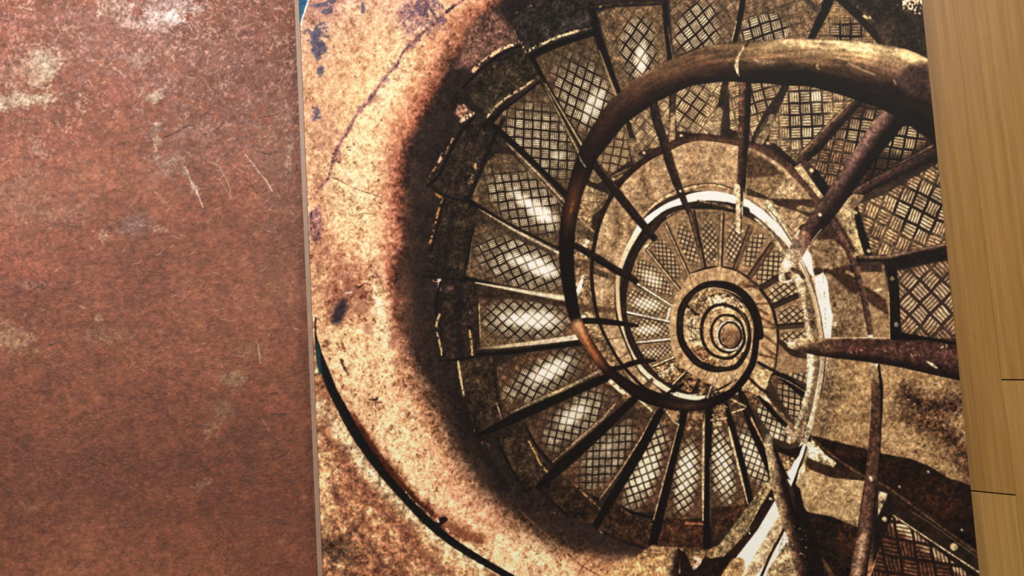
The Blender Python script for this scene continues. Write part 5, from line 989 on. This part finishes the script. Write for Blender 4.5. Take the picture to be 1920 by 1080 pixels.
# pale scuffs; the whitish ones near the top are specular glints painted in
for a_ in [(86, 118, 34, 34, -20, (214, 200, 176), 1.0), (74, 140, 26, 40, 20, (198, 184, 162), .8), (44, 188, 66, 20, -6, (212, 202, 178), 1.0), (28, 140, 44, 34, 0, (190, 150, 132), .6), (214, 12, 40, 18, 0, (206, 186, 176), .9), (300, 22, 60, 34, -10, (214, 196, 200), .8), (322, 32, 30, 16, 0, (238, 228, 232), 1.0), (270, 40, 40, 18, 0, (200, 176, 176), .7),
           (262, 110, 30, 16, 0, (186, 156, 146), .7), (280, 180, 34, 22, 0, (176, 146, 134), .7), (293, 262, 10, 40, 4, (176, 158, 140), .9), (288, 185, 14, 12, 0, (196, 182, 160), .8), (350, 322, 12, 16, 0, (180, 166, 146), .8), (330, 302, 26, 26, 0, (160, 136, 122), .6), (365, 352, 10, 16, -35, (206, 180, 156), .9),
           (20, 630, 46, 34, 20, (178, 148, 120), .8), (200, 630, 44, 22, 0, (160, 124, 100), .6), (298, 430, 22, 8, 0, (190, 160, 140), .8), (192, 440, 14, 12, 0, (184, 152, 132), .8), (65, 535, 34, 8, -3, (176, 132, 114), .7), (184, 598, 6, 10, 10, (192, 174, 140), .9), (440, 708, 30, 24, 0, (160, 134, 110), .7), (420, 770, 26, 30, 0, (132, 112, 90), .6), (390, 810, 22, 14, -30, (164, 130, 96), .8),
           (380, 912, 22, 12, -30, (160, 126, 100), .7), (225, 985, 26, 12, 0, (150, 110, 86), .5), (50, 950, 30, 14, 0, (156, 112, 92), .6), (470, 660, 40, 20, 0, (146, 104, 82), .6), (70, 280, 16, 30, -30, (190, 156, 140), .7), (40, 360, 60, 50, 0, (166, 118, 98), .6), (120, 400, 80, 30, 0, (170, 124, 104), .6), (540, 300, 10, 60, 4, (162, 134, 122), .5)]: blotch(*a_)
hl = np.clip((crumble(7.0, 301) * .9 + crumble(13.0, 302) * .6 + N_SPK * .8 + N_BIG * .6 - .54 - np.clip((YY - 250) / 900, -.16, .6)) * 2.2, 0, .7)  # pale flecks, denser towards the top: gloss highlights painted into the colour
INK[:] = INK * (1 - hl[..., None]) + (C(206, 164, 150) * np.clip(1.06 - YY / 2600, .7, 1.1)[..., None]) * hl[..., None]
dl = np.clip((-hn * .9 - N_SPK * .6 - .70) * 3, 0, .5)
INK[:] = INK * (1 - dl[..., None] * .45)
INK *= np.clip(1 + .16 * N_FINE + .22 * N_BLOT + .12 * hn, .5, 1.5)[..., None]
# scratches: pale, with painted glint streaks at the top, then dark
lowr = np.clip((YY - 350) / 500, 0, 1)[..., None]; INK[:] = INK * (1 - lowr) + INK * np.array((.98, .93, .84), np.float32) * lowr
q = np.random.RandomState(21)
for _ in range(320):
    x0, y0 = q.rand() * 560, q.rand() ** 1.6 * 700; L = 4 + q.rand() * 18; t = (q.rand() - .5) * 1.6
    line([(x0, y0, 1), (x0 + L * .5 * math.cos(t), y0 + L * .5 * math.sin(t) + q.rand() * 2, 1.8), (x0 + L * math.cos(t), y0 + L * math.sin(t), .8)], 1.4, (214, 182, 170), a=.25 + q.rand() * .45, f=1.6, jag=.4)
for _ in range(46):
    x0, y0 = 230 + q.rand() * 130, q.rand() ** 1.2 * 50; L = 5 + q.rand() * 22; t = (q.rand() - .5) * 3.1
    line([(x0, y0, 1), (x0 + L * math.cos(t), y0 + L * math.sin(t), 1.6)], 1.6, (232, 218, 222), a=.4 + q.rand() * .4, f=1.4, jag=.4)  # bright streaks of the painted glint at the top
for p, w, a in [([(34, 12), (60, 19)], 1.8, .8), ([(150, 60), (168, 72), (180, 76)], 1.8, .8), ([(212, 126), (226, 136), (234, 144)], 2.4, .8), ([(200, 126), (216, 110)], 1.8, .6), ([(145, 174), (160, 184), (172, 192)], 2.6, .6), ([(350, 318), (358, 340), (368, 356), (380, 388)], 3, .8), ([(460, 290), (474, 308), (488, 326), (500, 340), (510, 358)], 3.2, .75),
                ([(388, 302), (404, 308), (412, 314), (430, 350), (432, 372)], 1.8, .6), ([(404, 308), (414, 296), (424, 284)], 1.6, .5), ([(434, 306), (444, 316), (456, 322)], 1.6, .6), ([(412, 336), (424, 356), (436, 374)], 1.8, .5), ([(280, 6), (284, 30)], 2.6, .9), ([(262, 44), (290, 34), (310, 28)], 2.6, .9), ([(250, 52), (270, 44)], 2, .8), ([(484, 646), (488, 680)], 3, .5), ([(490, 784), (504, 806)], 1.8, .5), ([(0, 178), (50, 205)], 2, .5)]:
    line(p, w, (224, 200, 184), a=a, f=1.8, jag=.8)
for p, w, a in [([(306, 258, 1), (322, 252, 2.4), (340, 242, 1.6), (352, 236, 2), (364, 235, 1)], 2, .8), ([(354, 226, .8), (376, 218, 1.4), (392, 209, 1)], 1.4, .6), ([(444, 233), (470, 226)], 1.4, .6), ([(486, 221, 1.8), (500, 218), (520, 216, .8)], 1.4, .65), ([(442, 262), (468, 255), (488, 249)], 1.4, .6), ([(480, 283), (496, 287), (510, 291)], 1.6, .75), ([(514, 286), (522, 278)], 1.4, .5), ([(460, 334, 1), (470, 346, 2), (480, 360, 1.6), (494, 370, .8)], 1.6, .65),
                ([(206, 275), (250, 264), (290, 258)], 1.2, .4), ([(300, 180), (340, 172)], 1, .2), ([(160, 852, 1), (180, 864, 1.6), (208, 878, 1)], 1.5, .7), ([(180, 905), (214, 914), (240, 926)], 1.5, .5), ([(530, 710), (545, 704), (566, 698)], 1.6, .6), ([(498, 745, 1), (512, 738, 2), (520, 736, 1)], 1.8, .7), ([(506, 776), (522, 777), (540, 778)], 1.6, .7), ([(492, 724), (512, 716)], 1.2, .5), ([(12, 1012), (48, 1004)], 1.8, .5), ([(488, 979), (520, 979), (545, 986)], 1.6, .5), ([(372, 1040), (390, 1060), (402, 1076)], 1.3, .4), ([(410, 1044), (450, 1032), (480, 1026)], 1.3, .35), ([(124, 1024), (136, 1014), (142, 1008)], 2.5, .4), ([(90, 648), (104, 643), (118, 640)], 2.2, .5), ([(550, 700), (580, 693)], 1.2, .4), ([(500, 622, 1), (516, 618, 3)], 2, .4), ([(453, 620), (474, 620)], 1.4, .4)]:
    line(p, w, (62, 38, 36), a=a, f=1.6, jag=.5)
lm = INK.mean(-1, keepdims=True); INK[:] = np.clip((lm + (INK - lm) * .90) * np.array((1.03, .985, .94), np.float32) * (1.03 - .12 * np.clip((YY[..., None] - 300) / 600, 0, 1)), 0, 1)  # darker towards the bottom: falloff of light from above painted in
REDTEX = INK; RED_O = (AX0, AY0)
import bpy, bmesh
from mathutils import Vector, Matrix

SC = bpy.context.scene
COL = SC.collection
vs = SC.view_settings
vs.view_transform = 'Standard'; vs.look = 'None'; vs.gamma = 1; vs.use_curve_mapping = False
vs.exposure = EXPOSURE

# ---------------------------------------------------------------- camera: slightly rolled, looking a touch upward at the wall
FPX = 1500.0
DIST = 2.0
up_c = Vector((-.807, 13.49, -1)).normalized()
fw = Vector((0, 0, -1)); Yc = (fw - up_c * fw.dot(up_c)).normalized(); Xc = Yc.cross(up_c).normalized()
R = Matrix((Xc, Yc, up_c))                                   # rows: world axes in camera coordinates -> camera-to-world
CAMP = Vector((0, -DIST, 1.5))
cam = bpy.data.cameras.new('camera'); cam.sensor_width = 36; cam.lens = 36 * FPX / 1920; cam.clip_start = .05
co = bpy.data.objects.new('camera', cam); COL.objects.link(co)
co.matrix_world = Matrix.Translation(CAMP) @ R.to_4x4(); SC.camera = co
Rn = np.array(R)
def on_plane(px, py, y=0.0):
    d = R @ Vector(((px - 960) / FPX, (540 - py) / FPX, -1)); t = (y + DIST) / d.y
    return CAMP + d * t
def to_pix(X, Y, Z):
    P = np.stack([X - CAMP.x, np.full_like(X, Y) - CAMP.y, Z - CAMP.z], -1) @ Rn     # world -> camera
    return 960 + FPX * P[..., 0] / -P[..., 2], 540 - FPX * P[..., 1] / -P[..., 2]

def lin(c): 
    c = np.asarray(c, np.float64); return np.where(c <= .04045, c / 12.92, ((c + .055) / 1.055) ** 2.4)

def mesh_obj(name, verts, faces, mat, parent=None, bevel=0):
    me = bpy.data.meshes.new(name); bm = bmesh.new()
    vv = [bm.verts.new(v) for v in verts]
    for f in faces: bm.faces.new([vv[i] for i in f])
    bmesh.ops.recalc_face_normals(bm, faces=bm.faces)
    if bevel: bmesh.ops.bevel(bm, geom=list(bm.edges), offset=bevel, segments=2, affect='EDGES', profile=.6)
    bm.to_mesh(me); bm.free(); me.materials.append(mat)
    o = bpy.data.objects.new(name, me); COL.objects.link(o)
    if parent: o.parent = parent
    return o
BOXF = [(0, 1, 2, 3), (4, 7, 6, 5), (0, 4, 5, 1), (1, 5, 6, 2), (2, 6, 7, 3), (3, 7, 4, 0)]
def box(name, x0, x1, y0, y1, z0, z1, mat, parent=None, bevel=0):
    v = [(x0, y0, z0), (x1, y0, z0), (x1, y1, z0), (x0, y1, z0), (x0, y0, z1), (x1, y0, z1), (x1, y1, z1), (x0, y1, z1)]
    return mesh_obj(name, v, BOXF, mat, parent, bevel)

def sheet(name, x0, x1, z0, z1, y, tex, org, step, mat, parent=None, gain=1.0, depth=.0008, relief=None):
    """a finely divided panel face whose pigment is stored per vertex, closed with thin sides and a back"""
    nx = int((x1 - x0) / step) + 1; nz = int((z1 - z0) / step) + 1
    X, Z = np.meshgrid(np.linspace(x0, x1, nx), np.linspace(z0, z1, nz))
    px, py = to_pix(X, y, Z)
    u = np.clip(px - org[0] - .5, 0, tex.shape[1] - 1.001); v = np.clip(py - org[1] - .5, 0, tex.shape[0] - 1.001)
    i = u.astype(int); j = v.astype(int); fu = (u - i)[..., None]; fv = (v - j)[..., None]
    c = (tex[j, i] * (1 - fu) + tex[j, i + 1] * fu) * (1 - fv) + (tex[j + 1, i] * (1 - fu) + tex[j + 1, i + 1] * fu) * fv
    c = np.clip(lin(c) * gain, 0, 1)
    Yv = np.full_like(X, y)
    if relief is not None: Yv = Yv - relief[j, i]
    N = nx * nz
    back = [(x0, y + depth, z0), (x1, y + depth, z0), (x1, y + depth, z1), (x0, y + depth, z1)]
    co = np.concatenate([np.stack([X, Yv, Z], -1).reshape(-1, 3), np.array(back)]).astype(np.float32)
    a = (np.arange(nz - 1)[:, None] * nx + np.arange(nx - 1)[None, :]).ravel()
    quads = np.stack([a, a + 1, a + nx + 1, a + nx], -1).astype(np.int32)
    # rim faces: back quad and four side n-gons
    B = N
    bot = list(range(0, nx)); top = list(range((nz - 1) * nx, N)); lef = list(range(0, N, nx)); rig = list(range(nx - 1, N, nx))
    ng = [[B, B + 3, B + 2, B + 1], [B, B + 1] + bot[::-1], [B + 2, B + 3] + top, [B + 3, B] + lef, [B + 1, B + 2] + rig[::-1]]
    loops = np.concatenate([quads.ravel()] + [np.array(g, np.int32) for g in ng]).astype(np.int32)
    tot = np.concatenate([np.full(len(quads), 4), [len(g) for g in ng]]).astype(np.int32); st = np.concatenate([[0], np.cumsum(tot)[:-1]]).astype(np.int32)
    me = bpy.data.meshes.new(name); me.vertices.add(len(co)); me.vertices.foreach_set('co', co.ravel())
    me.loops.add(len(loops)); me.loops.foreach_set('vertex_index', loops)
    me.polygons.add(len(tot)); me.polygons.foreach_set('loop_start', st); me.polygons.foreach_set('loop_total', tot)
    if relief is not None: me.polygons.foreach_set('use_smooth', np.ones(len(tot), bool))
    at = me.color_attributes.new('pigment', 'FLOAT_COLOR', 'POINT')
    rgba = np.ones((len(co), 4), np.float32); rgba[:N, :3] = c.reshape(-1, 3); rgba[N:, :3] = (.25, .18, .12)
    at.data.foreach_set('color', rgba.ravel())
    me.update(calc_edges=True); me.materials.append(mat)
    o = bpy.data.objects.new(name, me); COL.objects.link(o)
    if parent: o.parent = parent
    return o

# ---------------------------------------------------------------- materials
def newmat(name):
    m = bpy.data.materials.new(name); m.use_nodes = True; nt = m.node_tree; b = nt.nodes['Principled BSDF']; return m, nt, b
def nd(nt, t, **k):
    n = nt.nodes.new(t)
    for a, v in k.items():
        if a in n.inputs: n.inputs[a].default_value = v
        else: setattr(n, a, v)
    return n
def srgb(r, g, b): return tuple(float(x) for x in lin(np.array((r, g, b)) / 255)) + (1,)

m_print, nt, b = newmat('printed_ink')
at = nd(nt, 'ShaderNodeVertexColor', layer_name='pigment')
nz = nd(nt, 'ShaderNodeTexNoise', Scale=900.0, Detail=2.0); tc = nd(nt, 'ShaderNodeTexCoord'); nt.links.new(tc.outputs['Object'], nz.inputs['Vector'])
mp = nd(nt, 'ShaderNodeMapRange'); mp.inputs['To Min'].default_value = .86; mp.inputs['To Max'].default_value = 1.12; nt.links.new(nz.outputs['Fac'], mp.inputs['Value'])
mx = nd(nt, 'ShaderNodeVectorMath', operation='SCALE'); nt.links.new(at.outputs['Color'], mx.inputs[0]); nt.links.new(mp.outputs['Result'], mx.inputs['Scale'])
nt.links.new(mx.outputs['Vector'], b.inputs['Base Color']); b.inputs['Roughness'].default_value = .55; b.inputs['Specular IOR Level'].default_value = .12

m_red, nt, b = newmat('red_slate_plaster')
at = nd(nt, 'ShaderNodeVertexColor', layer_name='pigment'); tc = nd(nt, 'ShaderNodeTexCoord')
mapn = nd(nt, 'ShaderNodeMapping'); mapn.inputs['Scale'].default_value = (1, 1, 1.5); mapn.inputs['Rotation'].default_value = (0, .5, 0); nt.links.new(tc.outputs['Object'], mapn.inputs['Vector'])
n1 = nd(nt, 'ShaderNodeTexNoise', Scale=52.0, Detail=7.0, Roughness=.58, Distortion=.8); nt.links.new(mapn.outputs[0], n1.inputs['Vector'])
n2 = nd(nt, 'ShaderNodeTexNoise', Scale=160.0, Detail=4.0); nt.links.new(tc.outputs['Object'], n2.inputs['Vector'])
ad = nd(nt, 'ShaderNodeMath', operation='MULTIPLY_ADD'); ad.inputs[1].default_value = .25; nt.links.new(n2.outputs['Fac'], ad.inputs[0]); nt.links.new(n1.outputs['Fac'], ad.inputs[2])
bp = nd(nt, 'ShaderNodeBump', Strength=.55, Distance=.008); nt.links.new(ad.outputs[0], bp.inputs['Height']); nt.links.new(bp.outputs[0], b.inputs['Normal'])
nt.links.new(at.outputs['Color'], b.inputs['Base Color']); b.inputs['Roughness'].default_value = .5; b.inputs['Specular IOR Level'].default_value = .4

m_redp = m_red.copy(); m_redp.name = 'red_slate_plaster_plain'; ntp = m_redp.node_tree
for n_ in list(ntp.nodes):
    if n_.type == 'VERTEX_COLOR': ntp.nodes.remove(n_)
n3 = nd(ntp, 'ShaderNodeTexNoise', Scale=9.0, Detail=6.0); cr_ = nd(ntp, 'ShaderNodeValToRGB'); cr_.color_ramp.elements[0].position = .35; cr_.color_ramp.elements[0].color = srgb(100, 59, 45); cr_.color_ramp.elements[1].position = .7; cr_.color_ramp.elements[1].color = srgb(132, 84, 66)
ntp.links.new(n3.outputs['Fac'], cr_.inputs['Fac']); ntp.links.new(cr_.outputs['Color'], ntp.nodes['Principled BSDF'].inputs['Base Color'])

def wood(name, c0, c1, c2, seed):
    m, nt, b = newmat(name); tc = nd(nt, 'ShaderNodeTexCoord')
    mp = nd(nt, 'ShaderNodeMapping'); mp.inputs['Location'].default_value = (seed, 0, seed * 1.7); mp.inputs['Rotation'].default_value = (0, math.radians(1.4), 0)
    nt.links.new(tc.outputs['Object'], mp.inputs['Vector'])
    s1 = nd(nt, 'ShaderNodeMapping'); s1.inputs['Scale'].default_value = (60, 1, 1.6); nt.links.new(mp.outputs[0], s1.inputs['Vector'])
    a = nd(nt, 'ShaderNodeTexNoise', Scale=1.0, Detail=5.0, Roughness=.6); nt.links.new(s1.outputs[0], a.inputs['Vector'])
    s2 = nd(nt, 'ShaderNodeMapping'); s2.inputs['Scale'].default_value = (240, 1, 9); nt.links.new(mp.outputs[0], s2.inputs['Vector'])
    c = nd(nt, 'ShaderNodeTexNoise', Scale=1.0, Detail=3.0, Roughness=.6); nt.links.new(s2.outputs[0], c.inputs['Vector'])
    s3 = nd(nt, 'ShaderNodeMapping'); s3.inputs['Scale'].default_value = (34, 1, 9); nt.links.new(mp.outputs[0], s3.inputs['Vector'])
    k = nd(nt, 'ShaderNodeTexNoise', Scale=1.0, Detail=1.0); nt.links.new(s3.outputs[0], k.inputs['Vector'])
    f = nd(nt, 'ShaderNodeMath', operation='MULTIPLY_ADD'); f.inputs[1].default_value = .35; nt.links.new(c.outputs['Fac'], f.inputs[0]); nt.links.new(a.outputs['Fac'], f.inputs[2])
    r = nd(nt, 'ShaderNodeValToRGB'); e = r.color_ramp.elements; e[0].position = .45; e[0].color = c0; e[1].position = .92; e[1].color = c2
    q = r.color_ramp.elements.new(.68); q.color = c1; nt.links.new(f.outputs[0], r.inputs['Fac'])
    kr = nd(nt, 'ShaderNodeMapRange'); kr.inputs['From Min'].default_value = .68; kr.inputs['From Max'].default_value = .82; kr.inputs['To Min'].default_value = 0; kr.inputs['To Max'].default_value = .35; nt.links.new(k.outputs['Fac'], kr.inputs['Value'])
    mx = nd(nt, 'ShaderNodeMix', data_type='RGBA'); nt.links.new(kr.outputs[0], mx.inputs['Factor']); nt.links.new(r.outputs['Color'], mx.inputs[6]); mx.inputs[7].default_value = srgb(116, 78, 34)
    nt.links.new(mx.outputs[2], b.inputs['Base Color']); b.inputs['Roughness'].default_value = .42; b.inputs['Specular IOR Level'].default_value = .25
    bp = nd(nt, 'ShaderNodeBump', Strength=.08, Distance=.002); nt.links.new(c.outputs['Fac'], bp.inputs['Height']); nt.links.new(bp.outputs[0], b.inputs['Normal'])
    return m
m_b1 = wood('bamboo_board', srgb(*WD[0]), srgb(*WD[1]), srgb(*WD[2]), 0.3)
m_b2 = wood('bamboo_board_pale', srgb(*WD[3]), srgb(*WD[4]), srgb(*WD[5]), 4.1)
def plain(name, c, rough=.6, nscale=60, namp=.2):
    m, nt, b = newmat(name); tc = nd(nt, 'ShaderNodeTexCoord'); n = nd(nt, 'ShaderNodeTexNoise', Scale=float(nscale), Detail=4.0); nt.links.new(tc.outputs['Object'], n.inputs['Vector'])
    mr = nd(nt, 'ShaderNodeMapRange'); mr.inputs['To Min'].default_value = 1 - namp; mr.inputs['To Max'].default_value = 1 + namp; nt.links.new(n.outputs['Fac'], mr.inputs['Value'])
    v = nd(nt, 'ShaderNodeVectorMath', operation='SCALE'); v.inputs[0].default_value = srgb(*c)[:3]; nt.links.new(mr.outputs[0], v.inputs['Scale']); nt.links.new(v.outputs[0], b.inputs['Base Color']); b.inputs['Roughness'].default_value = rough
    return m
m_strip = plain('greige_edge_strip', (150, 122, 102), .45); m_core = plain('panel_core', (60, 44, 34), .8); m_gap = plain('dark_joint', (78, 50, 24), .9)

# ---------------------------------------------------------------- geometry
ZB = 0.0
PF = -0.028                                             # face of the print stands 28 mm proud of the wall
pl = on_plane(563, 0, PF).x; pl2 = on_plane(603, 1080, PF).x; XL = (pl + pl2) / 2
pr = on_plane(1727, 0, PF).x; pr2 = on_plane(1838, 1080, PF).x; XR = (pr + pr2) / 2
print('edges', pl, pl2, pr, pr2)
ZT = on_plane(1150, -30, PF).z; ZL = on_plane(1150, 1112, PF).z
ztop = on_plane(600, -22, PF).z; zbot = on_plane(1838, 1105, PF).z
Z0, Z1 = min(ZL, zbot), max(ZT, ztop)
Z0 = on_plane(600, 1106, PF).z if on_plane(600, 1106, PF).z < Z0 else Z0
root = bpy.data.objects.new('wall_print', None); COL.objects.link(root); root.location = ((XL + XR) / 2, 0, Z0)
root['label'] = 'large printed picture looking down a rusty spiral staircase, mounted between red plaster and bamboo'
root['category'] = 'wall picture'
bpy.context.view_layer.update()
def adopt(o):
    o.parent = root; o.matrix_parent_inverse = root.matrix_world.inverted()
STEP = DIST / FPX * GRID
o = sheet('printed_sheet', XL, XR, Z0, Z1, PF, MURAL, (540, -130), STEP, m_print, gain=GAIN, depth=.0008); adopt(o)
o = box('backing_board', XL + .001, XR - .001, PF + .001, -.0005, Z0 + .001, Z1 - .001, m_core, bevel=.0); adopt(o)
sw_ = .0125
v = []
for z in (Z0, Z1):
    ex = 0.0
    v += [(XL - sw_, PF + .001, z), (XL - .0004, PF - .0012, z), (XL - .0004, -.0005, z), (XL - sw_, -.0005, z)]
o = mesh_obj('edge_strip', v, BOXF, m_strip, bevel=.0008); adopt(o); o['label'] = 'narrow greige strip along the left edge of the print'

xa = on_plane(-70, 0).x - .25; 
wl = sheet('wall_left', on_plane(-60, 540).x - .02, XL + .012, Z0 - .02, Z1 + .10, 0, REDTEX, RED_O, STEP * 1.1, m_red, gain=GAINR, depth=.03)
wl['kind'] = 'structure'
ZB0, ZB1 = .05, 3.0
def more(name, x0, x1, z0, z1, y=.0):
    o = box(name, x0, x1, y, .0302, z0, z1, m_redp); o['kind'] = 'structure'
wx0 = on_plane(-60, 540).x - .02
more('wall_left', -2.6, wx0 - .0002, ZB0, ZB1)
more('wall_left', wx0, XL + .011, ZB0, Z0 - .0202)
more('wall_left', wx0, XL + .011, Z1 + .1002, ZB1)
more('wall_left', XL + .012, XR - .16, Z1 - .3, ZB1, .0125)
more('wall_left', XL + .012, XR - .16, ZB0, Z0 + .3, .0125)
wr = bpy.data.objects.new('wall_right', None)
# bamboo boards, joined edge to edge over a dark backing; joints traced where they run
bmall = bmesh.new()
def board(pix, mi, y1=.012):
    P = [on_plane(*p) for p in pix]; cx = sum(p.x for p in P) / len(P); cz = sum(p.z for p in P) / len(P)
    Q = []
    n = len(P)
    for i in range(n):                                   # pull every side in by half a joint
        a, b_, c_ = P[i - 1], P[i], P[(i + 1) % n]
        d1 = Vector((b_.x - a.x, b_.z - a.z)).normalized(); d2 = Vector((c_.x - b_.x, c_.z - b_.z)).normalized()
        n1_ = Vector((-d1.y, d1.x)); n2_ = Vector((-d2.y, d2.x)); s_ = 1 if (n1_.dot(Vector((cx - b_.x, cz - b_.z)))) > 0 else -1
        den = 1 + n1_.dot(n2_); off = (n1_ + n2_) * (s_ * .0002 / max(den, .2))
        Q.append((b_.x + off.x, b_.z + off.y))
    bm = bmesh.new(); f = [bm.verts.new((x, 0, z)) for x, z in Q]; g = [bm.verts.new((x, y1, z)) for x, z in Q]
    bm.faces.new(f); bm.faces.new(g[::-1])
    for i in range(n): bm.faces.new([f[i], g[i], g[(i + 1) % n], f[(i + 1) % n]])
    bmesh.ops.recalc_face_normals(bm, faces=bm.faces)
    bmesh.ops.bevel(bm, geom=[e for e in bm.edges if all(abs(v.co.y) < 1e-5 for v in e.verts)], offset=.0003, segments=2, affect='EDGES')
    for fc in bm.faces: fc.material_index = mi
    tmp = bpy.data.meshes.new('t'); bm.to_mesh(tmp); bm.free(); bmall.from_mesh(tmp); bpy.data.meshes.remove(tmp)
def seam1(y): return float(np.interp(y, [-1100, -160, 0, 393, 487, 593, 707, 803, 927, 1053, 1240, 2100], [1638, 1764, 1786, 1839, 1848, 1863, 1877, 1890, 1905, 1918, 1940, 2050]))
S1 = lambda ys: [(seam1(y), y) for y in ys]
board([(1500, -1100), (seam1(-1100), -1100)] + S1([393, 707, 803]) + [(seam1(927), 927.5), (1830, 920), (1700, 908)], 0)
board([(1700, 910), (1830, 922), (seam1(929), 929.5)] + S1([1053]) + [(seam1(2100), 2100), (1790, 2100)], 1)
S2 = lambda y: float(np.interp(y, [-1100, -120, 0, 60, 700, 1220, 2100], [1766, 1896, 1912, 1919, 2004, 2072, 2187]))
board(S1([-1100, -120, 393, 707]) + [(seam1(710), 711), (S2(712), 712), (S2(300), 300), (S2(-120), -120), (S2(-1100), -1100)], 0)
board([(seam1(713), 713)] + S1([803, 927, 1053, 1220, 2100]) + [(S2(2100), 2100), (S2(1220), 1220), (S2(714), 714)], 1)
S3 = lambda y, k: S2(y) + k * 78
for k in range(9):
    board([(S3(-1100, k), -1100), (S3(300, k), 300), (S3(2100, k), 2100), (S3(2100, k + 1), 2100), (S3(300, k + 1), 300), (S3(-1100, k + 1), -1100)], (k * 2 // 3) % 2)
me = bpy.data.meshes.new('wall_right'); bmall.to_mesh(me); bmall.free(); me.materials.append(m_b1); me.materials.append(m_b2)
wr = bpy.data.objects.new('wall_right', me); COL.objects.link(wr); wr['kind'] = 'structure'
bx = box('wall_back', -2.6, on_plane(2500, 540).x + .2, .0305, .06, ZB0, ZB1, m_gap); bx['kind'] = 'structure'

# ---------------------------------------------------------------- light: warm ceiling light upper left, a softer one to the right, room bounce
def area(name, loc, tgt, sx, sy, e, col):
    l = bpy.data.lights.new(name, 'AREA'); l.shape = 'RECTANGLE'; l.size = sx; l.size_y = sy; l.energy = e; l.color = col
    o = bpy.data.objects.new(name, l); COL.objects.link(o); o.location = loc
    o.rotation_euler = (Vector(tgt) - Vector(loc)).to_track_quat('-Z', 'Y').to_euler(); return o
for L in LIGHTS: area(*L)
w = bpy.data.worlds.new('room'); SC.world = w; w.use_nodes = True
w.node_tree.nodes['Background'].inputs[0].default_value = WORLD[0]; w.node_tree.nodes['Background'].inputs[1].default_value = WORLD[1]
